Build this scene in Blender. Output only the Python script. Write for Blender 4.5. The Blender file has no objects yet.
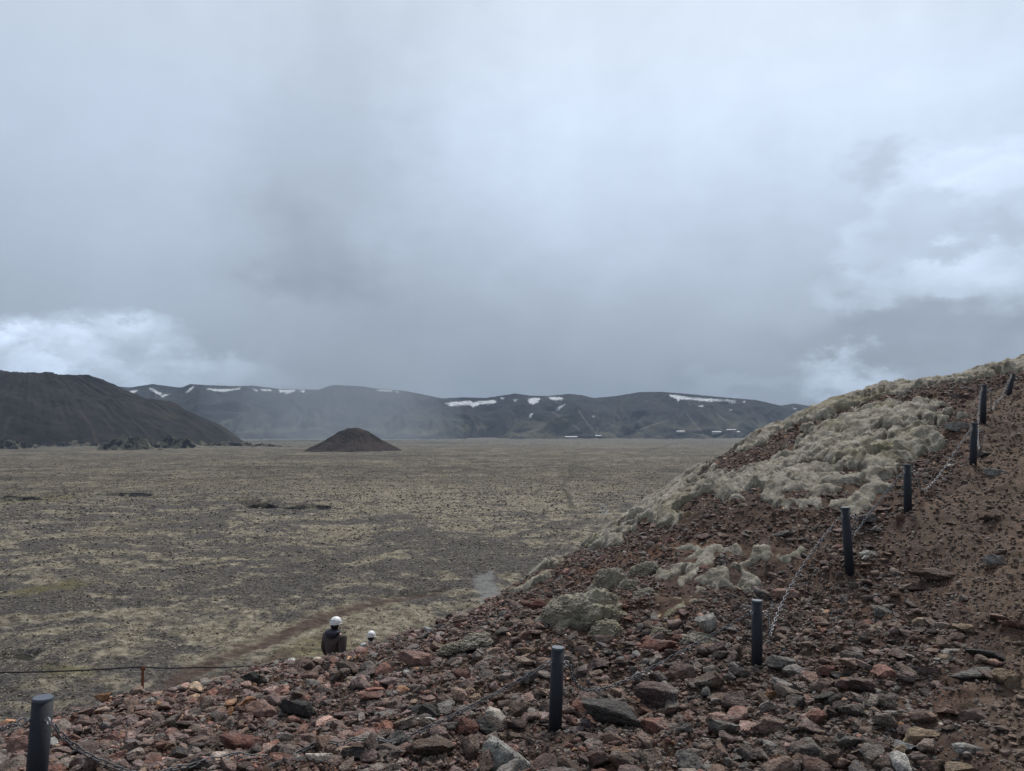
import bpy, math, random
import numpy as np

# ------------------------------------------------------------------ camera frame
F, CU, CV, HV = 745.0, 512.0, 385.5, 432.0
PITCH = math.atan((HV - CV) / F)
H = 35.0                                     # eye height above the plain (plain = z 0)
SP, CP = math.sin(PITCH), math.cos(PITCH)
sc = bpy.context.scene
cam = bpy.data.cameras.new("camera"); camo = bpy.data.objects.new("camera", cam)
sc.collection.objects.link(camo); sc.camera = camo
cam.sensor_fit = 'HORIZONTAL'; cam.sensor_width = 36.0; cam.lens = 36.0 * F / 1024.0
cam.clip_start = 0.05; cam.clip_end = 60000
camo.location = (0, 0, H); camo.rotation_euler = (math.pi / 2 + PITCH, 0, 0)

# ------------------------------------------------------------------ view, sun, sky
sc.view_settings.view_transform = 'Standard'; sc.view_settings.look = 'None'
sc.view_settings.exposure = 0.0; sc.view_settings.gamma = 1.0
sc.view_settings.use_curve_mapping = False
sc.cycles.volume_bounces = 0; sc.cycles.max_bounces = 6; sc.cycles.diffuse_bounces = 3

SUN_EL, SUN_AZ = math.radians(50), math.radians(20)      # azimuth clockwise from +Y
sun = bpy.data.lights.new("sun", 'SUN'); suno = bpy.data.objects.new("sun", sun)
sc.collection.objects.link(suno)
sun.energy = 3.2; sun.angle = math.radians(10); sun.color = (1.0, 0.95, 0.88)
suno.rotation_euler = (math.pi / 2 - SUN_EL, 0, math.pi - SUN_AZ)
suno.location = (0, 0, 80)


class NT:
    """tiny node helper"""
    def __init__(s, tree): s.t = tree; s.n = tree.nodes; s.l = tree.links
    def node(s, typ, **kw):
        nd = s.n.new(typ)
        for k, v in kw.items(): setattr(nd, k, v)
        return nd
    def put(s, sock, v):
        if isinstance(v, bpy.types.NodeSocket): s.l.new(v, sock)
        elif v is not None: sock.default_value = v
    def math(s, op, a, b=None, c=None, clamp=False):
        nd = s.node('ShaderNodeMath', operation=op); nd.use_clamp = clamp
        s.put(nd.inputs[0], a); s.put(nd.inputs[1], b) if b is not None else None
        if c is not None: s.put(nd.inputs[2], c)
        return nd.outputs[0]
    def vmath(s, op, a, b=None):
        nd = s.node('ShaderNodeVectorMath', operation=op)
        s.put(nd.inputs[0], a)
        if b is not None: s.put(nd.inputs[1], b)
        return nd.outputs[0]
    def noise(s, vec, scale, detail=4, rough=0.55, dist=0.0, w=None):
        nd = s.node('ShaderNodeTexNoise'); nd.noise_dimensions = '3D'
        if vec is not None: s.l.new(vec, nd.inputs['Vector'])
        nd.inputs['Scale'].default_value = scale; nd.inputs['Detail'].default_value = detail
        nd.inputs['Roughness'].default_value = rough; nd.inputs['Distortion'].default_value = dist
        return nd
    def ramp(s, fac, stops):
        nd = s.node('ShaderNodeValToRGB'); cr = nd.color_ramp
        while len(cr.elements) > 1: cr.elements.remove(cr.elements[-1])
        for i, (p, c) in enumerate(stops):
            e = cr.elements[0] if i == 0 else cr.elements.new(p)
            e.position = p; e.color = (c[0], c[1], c[2], 1) if len(c) == 3 else c
        s.l.new(fac, nd.inputs[0]); return nd.outputs[0]
    def smooth(s, x, a, b, lo=0.0, hi=1.0):
        nd = s.node('ShaderNodeMapRange', interpolation_type='SMOOTHSTEP')
        s.put(nd.inputs[0], x); nd.inputs[1].default_value = a; nd.inputs[2].default_value = b
        nd.inputs[3].default_value = lo; nd.inputs[4].default_value = hi
        return nd.outputs[0]
    def mix(s, f, a, b, blend='MIX'):
        nd = s.node('ShaderNodeMix', data_type='RGBA', blend_type=blend)
        s.put(nd.inputs[0], f)
        for k, v in ((6, a), (7, b)):
            if isinstance(v, bpy.types.NodeSocket): s.l.new(v, nd.inputs[k])
            else: nd.inputs[k].default_value = (v[0], v[1], v[2], 1)
        return nd.outputs[2]
    def mapping(s, vec, scale=(1, 1, 1), loc=(0, 0, 0)):
        nd = s.node('ShaderNodeMapping'); s.l.new(vec, nd.inputs[0])
        nd.inputs['Scale'].default_value = scale; nd.inputs['Location'].default_value = loc
        return nd.outputs[0]


world = bpy.data.worlds.new("World"); sc.world = world; world.use_nodes = True
W = NT(world.node_tree); W.n.clear()
wout = W.node('ShaderNodeOutputWorld')
tc = W.node('ShaderNodeTexCoord').outputs['Generated']
sky = W.node('ShaderNodeTexSky'); sky.sky_type = 'NISHITA'; sky.sun_disc = False
sky.sun_elevation = SUN_EL; sky.sun_rotation = SUN_AZ
sky.air_density = 1.0; sky.dust_density = 2.0
sep = W.node('ShaderNodeSeparateXYZ'); W.l.new(tc, sep.inputs[0])
wx, wy, wz = sep.outputs
az = W.math('ARCTAN2', wx, wy)
el = W.math('ARCSINE', wz)
# cloud coordinates: azimuth / elevation, warped by noise so every edge is ragged
comb = W.node('ShaderNodeCombineXYZ'); W.l.new(az, comb.inputs[0]); W.l.new(W.math('MULTIPLY', el, 1.6), comb.inputs[1])
cvec = comb.outputs[0]
n1 = W.noise(cvec, 3.2, 7, 0.55)
n2 = W.noise(cvec, 9.0, 8, 0.58, 0.25)
n3 = W.noise(W.mapping(cvec, (3.5, 0.55, 1), (3, 1, 0)), 3.0, 4, 0.5)      # vertical rain streaking
nw = W.noise(cvec, 5.5, 7, 0.6)
nsub = W.vmath('SUBTRACT', nw.outputs['Color'], (0.5, 0.5, 0.5))
sn = W.node('ShaderNodeSeparateXYZ'); W.l.new(nsub, sn.inputs[0])
nw2 = W.noise(cvec, 20.0, 6, 0.6)
sn2 = W.node('ShaderNodeSeparateXYZ'); W.l.new(W.vmath('SUBTRACT', nw2.outputs['Color'], (0.5, 0.5, 0.5)), sn2.inputs[0])
azw = W.math('MULTIPLY_ADD', sn2.outputs[0], 0.07, W.math('MULTIPLY_ADD', sn.outputs[0], 0.24, az))
elw = W.math('MULTIPLY_ADD', sn2.outputs[1], 0.06, W.math('MULTIPLY_ADD', sn.outputs[1], 0.16, el))
nf = W.math('SUBTRACT', n1.outputs[0], 0.5)
nd_ = W.math('SUBTRACT', n2.outputs[0], 0.5)


def blob(u, v, ru, rv, amt, edge=1.0, detail=0.0):
    a0 = math.atan((u - CU) / F); e0 = math.atan((HV - v) / F * math.cos(a0))
    dx = W.math('DIVIDE', W.math('SUBTRACT', azw, a0), ru / F)
    dy = W.math('DIVIDE', W.math('SUBTRACT', elw, e0), rv / F)
    r = W.math('SQRT', W.math('ADD', W.math('MULTIPLY', dx, dx), W.math('MULTIPLY', dy, dy)))
    m = W.smooth(r, 1.0, 1.0 - edge, 0.0, 1.0)
    if detail:
        m = W.math('MULTIPLY', m, W.math('MULTIPLY_ADD', nd_, detail, 1.0))
    return W.math('MULTIPLY', m, amt)


base = W.ramp(W.math('DIVIDE', el, 1.2), [(0.0, (0.218, 0.258, 0.325)), (0.045, (0.252, 0.307, 0.380)), (0.10, (0.338, 0.403, 0.495)),
                                        (0.19, (0.428, 0.504, 0.620)), (0.33, (0.515, 0.602, 0.735)), (0.5, (0.55, 0.62, 0.70)), (1.0, (0.52, 0.55, 0.60))])
B = W.math('ADD', W.math('MULTIPLY', nf, 0.36), W.math('MULTIPLY', nd_, 0.10))
B = W.math('ADD', B, W.math('MULTIPLY', W.math('SUBTRACT', n3.outputs[0], 0.5), 0.16))
for b in [  # u, v, ru, rv, amount, edge softness, detail
    (720, 40, 460, 280, 0.26, 1.0, 0.3), (930, 110, 260, 150, 0.16, 1.0, 0.4), (560, 130, 160, 200, 0.10, 1.0, 0.2),
    (330, 190, 120, 260, -0.15, 0.9, 0.8), (460, 310, 170, 120, -0.06, 1.0, 0.5), (150, 200, 60, 180, 0.05, 1.0, 0.3),
    (310, 262, 95, 70, -0.13, 0.85, 1.4), (300, 292, 60, 22, -0.06, 0.6, 1.5), (260, 190, 70, 60, -0.05, 0.9, 0.5), (90, 250, 260, 130, -0.03, 1.0, 0.0),
    (480, 340, 420, 110, -0.10, 1.0, 0.2),
    (30, 352, 150, 46, 0.58, 0.5, 4.5), (0, 352, 46, 32, 0.75, 0.45, 2.4), (210, 374, 130, 26, 0.46, 0.7, 3.2), (60, 330, 60, 12, 0.2, 0.5, 2), (100, 368, 90, 10, -0.25, 0.6, 2),
    (885, 158, 44, 36, -0.20, 0.7, 1.5), (950, 140, 60, 26, 0.10, 0.7, 1.0), (1000, 225, 130, 85, 0.22, 0.22, 1.8), (925, 228, 55, 42, -0.12, 0.6, 1.5), (1010, 240, 50, 22, -0.14, 0.7, 1.5), (1015, 180, 60, 26, 0.18, 0.6, 2.0),
    (950, 285, 105, 26, 0.22, 0.45, 2.6), (990, 268, 60, 25, 0.15, 0.8, 1.5),
    (930, 332, 200, 32, -0.17, 0.8, 1.0), (845, 374, 62, 28, 0.95, 0.75, 2.4), (760, 386, 120, 14, 0.2, 0.9, 1.2),
]:
    B = W.math('ADD', B, blob(*b))
mul = W.math('MAXIMUM', W.math('ADD', B, 1.13), 0.35)
mul = W.math('MULTIPLY', mul, W.smooth(wy, -0.6, 0.25, 0.60, 1.0))
cc = W.node('ShaderNodeCombineXYZ')
for k in range(3): W.l.new(mul, cc.inputs[k])
cloudcol = W.vmath('MULTIPLY', base, cc.outputs[0])
bg_sky = W.node('ShaderNodeBackground'); W.l.new(sky.outputs[0], bg_sky.inputs[0]); bg_sky.inputs[1].default_value = 0.08
bg_cl = W.node('ShaderNodeBackground'); W.l.new(cloudcol, bg_cl.inputs[0]); bg_cl.inputs[1].default_value = 1.0
mixw = W.node('ShaderNodeMixShader')
cover = W.smooth(n1.outputs[0], 0.30, 0.55, 0.975, 0.93)
W.l.new(cover, mixw.inputs[0]); W.l.new(bg_sky.outputs[0], mixw.inputs[1]); W.l.new(bg_cl.outputs[0], mixw.inputs[2])
W.l.new(mixw.outputs[0], wout.inputs[0])

# ------------------------------------------------------------------ numpy helpers
rng = np.random.default_rng(7)


def P(u, v, d):
    """point seen at pixel (u, v), d metres ahead"""
    y = F * CP - (CV - v) * SP; z = F * SP + (CV - v) * CP
    return np.array([(u - CU) * d / y, d, H + z * d / y])


def proj(x, y, z):
    zz = z - H
    f = y * CP + zz * SP; up = -y * SP + zz * CP
    f = np.where(f < 0.01, 0.01, f)
    return CU + F * x / f, CV - F * up / f


def smst(x, a, b):
    t = np.clip((x - a) / (b - a), 0, 1); return t * t * (3 - 2 * t)


def hsh(ix, iy, iz=0, seed=0):
    with np.errstate(over='ignore'):
        h = (np.asarray(ix).astype(np.int64).astype(np.uint32) * np.uint32(374761393) + np.asarray(iy).astype(np.int64).astype(np.uint32) * np.uint32(668265263)
             + np.asarray(iz).astype(np.int64).astype(np.uint32) * np.uint32(2246822519) + np.uint32((seed * 3266489917 + 12345) & 0xffffffff))
        h = (h ^ (h >> np.uint32(13))) * np.uint32(1274126177)
        h = (h ^ (h >> np.uint32(16))) * np.uint32(2654435761)
        h = h ^ (h >> np.uint32(15))
    return h.astype(np.float64) / 4294967296.0


def perlin(x, y, seed=0):
    x0 = np.floor(x); y0 = np.floor(y); fx = x - x0; fy = y - y0
    u = fx * fx * fx * (fx * (fx * 6 - 15) + 10); v = fy * fy * fy * (fy * (fy * 6 - 15) + 10)
    def g(ix, iy, dx, dy):
        a = hsh(ix, iy, 0, seed) * 2 * math.pi
        return np.cos(a) * dx + np.sin(a) * dy
    a = g(x0, y0, fx, fy); b = g(x0 + 1, y0, fx - 1, fy); c = g(x0, y0 + 1, fx, fy - 1); d = g(x0 + 1, y0 + 1, fx - 1, fy - 1)
    return (a + (b - a) * u + (c - a) * v + (a - b - c + d) * u * v) * 1.4


def fbm(x, y, oct=4, seed=0, gain=0.5):
    s = 0; a = 1.0
    for o in range(oct):
        s = s + a * perlin(x + 17.3 * o, y - 9.1 * o, seed + o); x = x * 2.03; y = y * 2.03; a *= gain
    return s


def worley(x, y, seed=0):
    x0 = np.floor(x); y0 = np.floor(y); f1 = np.full(np.shape(x), 9.0); f2 = np.full(np.shape(x), 9.0); cid = np.zeros(np.shape(x))
    for i in (-1, 0, 1):
        for j in (-1, 0, 1):
            cx = x0 + i; cy = y0 + j
            px = cx + hsh(cx, cy, 1, seed); py = cy + hsh(cx, cy, 2, seed)
            d = np.hypot(px - x, py - y); c = hsh(cx, cy, 3, seed)
            m = d < f1
            f2 = np.where(m, f1, np.minimum(f2, d)); cid = np.where(m, c, cid); f1 = np.where(m, d, f1)
    return f1, f2, cid


def noise3(p, seed=0):
    """value noise on (n,3)"""
    i = np.floor(p); f = p - i; f = f * f * (3 - 2 * f); s = 0
    for a in (0, 1):
        for b in (0, 1):
            for c in (0, 1):
                w = (f[..., 0] if a else 1 - f[..., 0]) * (f[..., 1] if b else 1 - f[..., 1]) * (f[..., 2] if c else 1 - f[..., 2])
                s = s + w * hsh(i[..., 0] + a, i[..., 1] + b, i[..., 2] + c, seed)
    return s * 2 - 1


def mesh_np(name, V, faces, mat=None, smooth=True, attrs=None, colors=None):
    """faces: (n,k) array of one polygon size"""
    me = bpy.data.meshes.new(name); faces = np.asarray(faces, dtype=np.int32); V = np.asarray(V, dtype=np.float32)
    n, k = faces.shape
    me.vertices.add(len(V)); me.vertices.foreach_set('co', V.ravel())
    me.loops.add(n * k); me.loops.foreach_set('vertex_index', faces.ravel())
    me.polygons.add(n); me.polygons.foreach_set('loop_start', np.arange(0, n * k, k, dtype=np.int32))
    me.polygons.foreach_set('use_smooth', np.full(n, smooth, dtype=bool) if np.ndim(smooth) == 0 else smooth)
    me.update(calc_edges=True)
    for an, arr in (attrs or {}).items():
        a = me.attributes.new(an, 'FLOAT', 'POINT'); a.data.foreach_set('value', np.asarray(arr, dtype=np.float32).ravel())
    for an, arr in (colors or {}).items():
        a = me.attributes.new(an, 'FLOAT_COLOR', 'POINT')
        c = np.ones((len(V), 4), dtype=np.float32); c[:, :3] = arr; a.data.foreach_set('color', c.ravel())
    if mat: me.materials.append(mat)
    return me


def link(name, me, parent=None, loc=None):
    o = bpy.data.objects.new(name, me); sc.collection.objects.link(o)
    if parent is not None: o.parent = parent
    if loc is not None: o.location = loc
    return o


def tag(o, label=None, cat=None, group=None, kind=None):
    if label: o['label'] = label
    if cat: o['category'] = cat
    if group: o['group'] = group
    if kind: o['kind'] = kind
    return o


def grid_faces(nr, nc):
    i = np.arange(nr - 1)[:, None] * nc + np.arange(nc - 1)[None, :]
    return np.stack([i, i + 1, i + nc + 1, i + nc], -1).reshape(-1, 4)


def compact(V, faces, attrs):
    used = np.unique(faces); remap = np.full(len(V), -1, dtype=np.int64); remap[used] = np.arange(len(used))
    return V[used], remap[faces], {k: a[used] for k, a in attrs.items()}


def sd_poly(x, y, poly):
    """signed distance, positive inside"""
    poly = np.asarray(poly); n = len(poly); best = np.full(x.shape, 1e18); ins = np.zeros(x.shape, bool)
    for i in range(n):
        a = poly[i]; b = poly[(i + 1) % n]; e = b - a
        wx_ = x - a[0]; wy_ = y - a[1]; t = np.clip((wx_ * e[0] + wy_ * e[1]) / max(e @ e, 1e-12), 0, 1)
        best = np.minimum(best, (wx_ - e[0] * t) ** 2 + (wy_ - e[1] * t) ** 2)
        c = ((a[1] <= y) & (b[1] > y)) | ((b[1] <= y) & (a[1] > y))
        dy = e[1] if abs(e[1]) > 1e-12 else 1e-12
        ins ^= c & (x < a[0] + (y - a[1]) * e[0] / dy)
    return np.where(ins, 1, -1) * np.sqrt(best)


def d_line(x, y, pts):
    pts = np.asarray(pts); best = np.full(x.shape, 1e18)
    for a, b in zip(pts[:-1], pts[1:]):
        e = b - a; wx_ = x - a[0]; wy_ = y - a[1]; t = np.clip((wx_ * e[0] + wy_ * e[1]) / max(e @ e, 1e-12), 0, 1)
        best = np.minimum(best, (wx_ - e[0] * t) ** 2 + (wy_ - e[1] * t) ** 2)
    return np.sqrt(best)


# ------------------------------------------------------------------ materials
def new_mat(name):
    m = bpy.data.materials.new(name); m.use_nodes = True; t = NT(m.node_tree)
    b = next(n for n in t.n if n.type == 'BSDF_PRINCIPLED')
    return m, t, b


def attr(t, name, out='Fac'):
    nd = t.node('ShaderNodeAttribute', attribute_name=name); return nd.outputs[out]


def bump(t, b, h, strength, dist, prev=None):
    nd = t.node('ShaderNodeBump'); nd.inputs['Strength'].default_value = strength; nd.inputs['Distance'].default_value = dist
    t.l.new(h, nd.inputs['Height'])
    if prev is not None: t.l.new(prev, nd.inputs['Normal'])
    t.l.new(nd.outputs[0], b.inputs['Normal']); return nd.outputs[0]


def plain_mat(name, col, rough=0.6, metal=0.0, nscale=30, amt=0.25, bmp=0.1):
    m, t, b = new_mat(name)
    g = t.node('ShaderNodeTexCoord').outputs['Object']
    n = t.noise(g, nscale, 5, 0.6)
    c = t.mix(n.outputs[0], [x * (1 - amt) for x in col], [min(1, x * (1 + amt)) for x in col])
    t.l.new(c, b.inputs['Base Color']); b.inputs['Roughness'].default_value = rough; b.inputs['Metallic'].default_value = metal
    if bmp: bump(t, b, n.outputs[0], bmp, 0.01)
    return m


def geo(t): return t.node('ShaderNodeNewGeometry').outputs['Position']


def make_rock_mat():
    m, t, b = new_mat("volcanic_rock")
    g = geo(t); c = attr(t, 'tint', 'Color')
    n1 = t.noise(g, 22, 6, 0.65); n2 = t.noise(g, 90, 5, 0.7); n3 = t.noise(g, 6, 4, 0.6)
    f = t.math('ADD', t.math('MULTIPLY', n1.outputs[0], 0.9), t.math('MULTIPLY', n2.outputs[0], 0.7))
    f = t.smooth(f, 0.50, 1.10, 0.35, 1.95)
    cc = t.node('ShaderNodeCombineXYZ')
    for k in range(3): t.l.new(f, cc.inputs[k])
    c2 = t.vmath('MULTIPLY', c, cc.outputs[0])
    # pale lichen / mineral crust in patches
    li = t.math('MULTIPLY', t.smooth(n3.outputs[0], 0.52, 0.68), t.smooth(n2.outputs[0], 0.42, 0.62))
    c3 = t.mix(t.math('MULTIPLY', li, 0.75), c2, (0.36, 0.345, 0.315))
    ru = t.smooth(t.noise(g, 3.1, 5, 0.6).outputs[0], 0.52, 0.70)
    c3 = t.mix(t.math('MULTIPLY', ru, 0.35), c3, (0.15, 0.062, 0.035))
    t.l.new(c3, b.inputs['Base Color']); b.inputs['Roughness'].default_value = 0.86
    b.inputs['Specular IOR Level'].default_value = 0.3
    v = t.node('ShaderNodeTexVoronoi'); v.inputs['Scale'].default_value = 70; t.l.new(g, v.inputs['Vector'])
    p = bump(t, b, n1.outputs[0], 0.9, 0.035)
    p = bump(t, b, n2.outputs[0], 0.9, 0.014, p)
    bump(t, b, v.outputs['Distance'], 0.8, 0.010, p)
    return m


def make_hill_mat(name, path=False):
    m, t, b = new_mat(name)
    g = geo(t)
    n1 = t.noise(g, 1.1, 6, 0.6); n2 = t.noise(g, 14, 6, 0.7); n3 = t.noise(g, 55, 5, 0.75)
    vo = t.node('ShaderNodeTexVoronoi'); vo.inputs['Scale'].default_value = 34; vo.inputs['Randomness'].default_value = 1
    t.l.new(t.vmath('ADD', g, t.vmath('SCALE', n2.outputs['Color'])), vo.inputs['Vector'])
    vo2 = t.node('ShaderNodeTexVoronoi'); vo2.inputs['Scale'].default_value = 80; t.l.new(g, vo2.inputs['Vector'])
    if path:
        c = t.ramp(n1.outputs[0], [(0.3, (0.118, 0.084, 0.064)), (0.55, (0.185, 0.131, 0.097)), (0.75, (0.240, 0.172, 0.126))])
    else:
        c = t.ramp(n1.outputs[0], [(0.30, (0.078, 0.055, 0.045)), (0.46, (0.115, 0.077, 0.058)), (0.60, (0.142, 0.087, 0.060)), (0.72, (0.195, 0.098, 0.052))])
    gr = t.ramp(t.node('ShaderNodeSeparateColor') .outputs[0] if False else vo.outputs['Color'], [(0.0, (0.5, 0.5, 0.5)), (1.0, (1.6, 1.5, 1.45))])
    c = t.mix(0.8, c, gr, 'MULTIPLY')
    c = t.mix(t.smooth(n3.outputs[0], 0.40, 0.68, 0.0, 0.55), c, (0.20, 0.16, 0.14) if path else (0.17, 0.12, 0.105))
    c = t.mix(t.smooth(n2.outputs[0], 0.52, 0.35, 0.0, 0.5), c, (0.035, 0.026, 0.024))
    t.l.new(c, b.inputs['Base Color']); b.inputs['Roughness'].default_value = 0.92; b.inputs['Specular IOR Level'].default_value = 0.2
    p = bump(t, b, n2.outputs[0], 0.8, 0.05)
    p = bump(t, b, vo.outputs['Distance'], 0.6, 0.02, p)
    p = bump(t, b, vo2.outputs['Distance'], 0.5, 0.008, p)
    bump(t, b, n3.outputs[0], 0.7, 0.012, p)
    return m


def make_moss_mat(name='woolly_moss', gain=1.0):
    m, t, b = new_mat(name)
    g = geo(t)
    n0 = t.noise(g, 0.8, 4, 0.6); n1 = t.noise(g, 5, 5, 0.6); n2 = t.noise(g, 40, 6, 0.75); n3 = t.noise(g, 130, 4, 0.7)
    c = t.ramp(n1.outputs[0], [(0.33, (0.130, 0.113, 0.084)), (0.45, (0.280, 0.253, 0.202)), (0.56, (0.410, 0.376, 0.312)), (0.68, (0.55, 0.510, 0.435))])
    c = t.mix(t.smooth(n0.outputs[0], 0.54, 0.70, 0.0, 0.45), c, (0.30, 0.262, 0.13))
    c = t.mix(t.smooth(n2.outputs[0], 0.50, 0.36, 0.0, 0.45), c, (0.11, 0.095, 0.066))
    c = t.mix(t.smooth(t.noise(g, 17, 4, 0.7).outputs[0], 0.48, 0.34, 0.0, 0.5), c, (0.085, 0.074, 0.050))
    c = t.mix(t.smooth(t.noise(g, 2.3, 5, 0.65).outputs[0], 0.60, 0.70, 0.0, 0.6), c, (0.11, 0.075, 0.05))
    if gain != 1.0: c = t.mix(gain, c, (0.46, 0.42, 0.33))
    t.l.new(c, b.inputs['Base Color']); b.inputs['Roughness'].default_value = 1.0; b.inputs['Specular IOR Level'].default_value = 0.05
    b.inputs['Sheen Weight'].default_value = 0.15
    p = bump(t, b, n1.outputs[0], 0.5, 0.06)
    p = bump(t, b, n2.outputs[0], 0.9, 0.03, p)
    bump(t, b, n3.outputs[0], 0.8, 0.008, p)
    return m


def make_plain_mat(name, mode):
    m, t, b = new_mat(name)
    g = geo(t)
    dist = attr(t, 'dist'); 
    big = t.noise(g, 0.012, 7, 0.62, 0.6); mid = t.noise(t.mapping(g, (0.75, 1.0, 1)), 0.045, 8, 0.64, 1.8); sm = t.noise(g, 0.42, 6, 0.72); fine = t.noise(g, 1.6, 5, 0.75)
    md2 = t.noise(g, 0.16, 6, 0.7, 0.4); md3 = t.noise(g, 0.11, 8, 0.9)
    far = t.noise(t.mapping(g, (0.35, 1.3, 1)), 0.006, 6, 0.6)
    mossc = t.ramp(sm.outputs[0], [(0.36, (0.085, 0.075, 0.054)), (0.5, (0.205, 0.180, 0.132)), (0.64, (0.34, 0.302, 0.235))])
    gravc = t.ramp(fine.outputs[0], [(0.36, (0.030, 0.027, 0.025)), (0.5, (0.075, 0.068, 0.062)), (0.64, (0.165, 0.150, 0.138))])
    oliv = t.ramp(sm.outputs[0], [(0.34, (0.065, 0.056, 0.036)), (0.6, (0.17, 0.145, 0.088))])
    # patch mask: moss versus bare gravel
    k = t.math('ADD', t.math('MULTIPLY', mid.outputs[0], 1.25), t.math('MULTIPLY', big.outputs[0], 0.50))
    k = t.math('SUBTRACT', k, 0.235)
    k = t.math('ADD', k, t.math('MULTIPLY', md2.outputs[0], 0.36))
    k = t.math('ADD', k, t.math('MULTIPLY', sm.outputs[0], 0.20))
    k = t.math('ADD', k, attr(t, 'mossy'))
    mk = t.smooth(k, 0.86, 1.02)
    c = t.mix(mk, gravc, mossc)
    ok = t.math('MULTIPLY', t.smooth(t.math('ADD', big.outputs[0], t.math('MULTIPLY', mid.outputs[0], 0.4)), 0.74, 0.94), 0.4)
    c = t.mix(ok, c, oliv)
    md4 = t.noise(g, 0.022, 9, 0.85, 0.5)
    farc = t.ramp(t.math('ADD', t.math('ADD', t.math('MULTIPLY', far.outputs[0], 0.5), t.math('MULTIPLY', md4.outputs[0], 1.5)), t.math('MULTIPLY_ADD', md3.outputs[0], 1.6, -1.30)), [(0.30, (0.024, 0.021, 0.017)), (0.45, (0.062, 0.053, 0.040)), (0.57, (0.122, 0.105, 0.077)), (0.74, (0.235, 0.202, 0.148))])
    c = t.mix(t.smooth(dist, 330, 620, 0.0, 0.8), c, farc)
    lav = t.ramp(far.outputs[0], [(0.35, (0.05, 0.05, 0.048)), (0.6, (0.14, 0.135, 0.115))])
    c = t.mix(t.math('MULTIPLY', attr(t, 'lava'), 0.9), c, lav)
    c = t.mix(t.math('MULTIPLY', attr(t, 'yellow'), t.smooth(sm.outputs[0], 0.35, 0.6, 0.3, 1.0)), c, (0.15, 0.13, 0.045))
    c = t.mix(attr(t, 'dark'), c, (0.030, 0.028, 0.022))
    c = t.mix(attr(t, 'pale'), c, (0.20, 0.203, 0.20))
    if mode == 'path':
        rc = t.ramp(fine.outputs[0], [(0.3, (0.065, 0.042, 0.034)), (0.6, (0.098, 0.070, 0.056)), (0.75, (0.14, 0.105, 0.085))])
        c = t.mix(attr(t, 'rust'), c, rc)
    else:
        c = t.mix(attr(t, 'rust'), c, t.ramp(fine.outputs[0], [(0.3, (0.065, 0.042, 0.034)), (0.6, (0.098, 0.070, 0.056)), (0.75, (0.14, 0.105, 0.085))]))
    t.l.new(c, b.inputs['Base Color']); b.inputs['Roughness'].default_value = 0.95; b.inputs['Specular IOR Level'].default_value = 0.15
    p = bump(t, b, sm.outputs[0], 0.9, 0.9)
    bump(t, b, fine.outputs[0], 0.9, 0.25, p)
    return m


MAT_ROCK = make_rock_mat(); MAT_HILL = make_hill_mat("hill_soil"); MAT_PATH = make_hill_mat("path_gravel", True)
MAT_MOSS = make_moss_mat(); MAT_CUSHION = make_moss_mat('pale_cushion_moss', 0.45); MAT_PLAIN = make_plain_mat("plain_ground", 'plain'); MAT_TRACK = make_plain_mat("plain_track", 'path')

# ------------------------------------------------------------------ the slope we stand on
CTRL_UV = [  # u, v, distance ahead
    (0, 771, 3.7), (35, 797, 4.0), (555, 732, 4.6), (757, 665, 5.7), (850, 576, 7.1), (908, 513, 8.0), (973, 469, 9.2),
    (983, 422, 11.0), (1011, 393, 12.7), (1024, 771, 3.4), (512, 771, 3.9), (1024, 600, 5.5), (1024, 480, 8.0), (1024, 425, 10.5),
    (850, 440, 12.0), (780, 470, 11.0), (900, 410, 13.5), (700, 500, 10.0), (640, 540, 9.5), (583, 608, 7.5), (500, 640, 7.0),
    (400, 682, 6.5), (300, 710, 6.2), (200, 730, 5.9), (100, 748, 5.7), (940, 620, 5.6), (760, 720, 4.7), (900, 720, 4.2),
    # crest as seen against the plain and the sky
    (1060, 352, 15.0), (1024, 364, 15.0), (1009, 369, 15.2), (950, 382, 16.0), (915, 389, 16.1), (851, 401, 16.2), (812, 415, 16.0), (780, 429, 15.7), (760, 438, 15.5), (700, 471, 15.0), (640, 514, 14.0),
    (600, 542, 13.0), (565, 565, 12.4), (530, 586, 12.0), (470, 610, 11.5), (430, 639, 11.0), (345, 666, 10.5), (300, 673, 10.0), (250, 679, 9.6), (140, 704, 9.0), (0, 734, 8.5), (-120, 765, 8.0),
]
RIDGE = [(-120, 8.0), (0, 8.5), (140, 9.0), (250, 9.6), (300, 10.0), (345, 10.5), (430, 11.0), (470, 11.5), (530, 12.0), (565, 12.4), (600, 13.0), (640, 14.0), (700, 15.0),
         (760, 15.5), (810, 16.0), (870, 16.2), (950, 16.0), (1060, 15.0)]
ru_, rd_ = np.array([r[0] for r in RIDGE], float), np.array([r[1] for r in RIDGE])
C3 = [P(*c) for c in CTRL_UV]
for (u, v, d) in CTRL_UV[28:]:
    p = P(u, v, d); s = (p[2] - H) / d
    k = 0.75 if u < 400 else (0.55 if u < 700 else 0.5)
    for m_ in (1.25, 1.75):
        q = p * 1.0; dd = d * (m_ - 1)
        q[0] *= m_; q[1] *= m_; q[2] = H + s * d * m_ - dd * (0.20 + 0.15 * (m_ - 1)) - 0.05
        if u in (345, 430) : continue
        C3.append(q)
C3.append(P(338, 616, 15.0) - np.array([0, 0, 1.78])); C3.append(P(371, 629, 19.0) - np.array([0, 0, 1.74]))
C3.append(P(430, 660, 15.0) - np.array([0, 0, 0.6])); C3.append(P(430, 690, 20.0) - np.array([0, 0, 0.6]))
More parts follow.
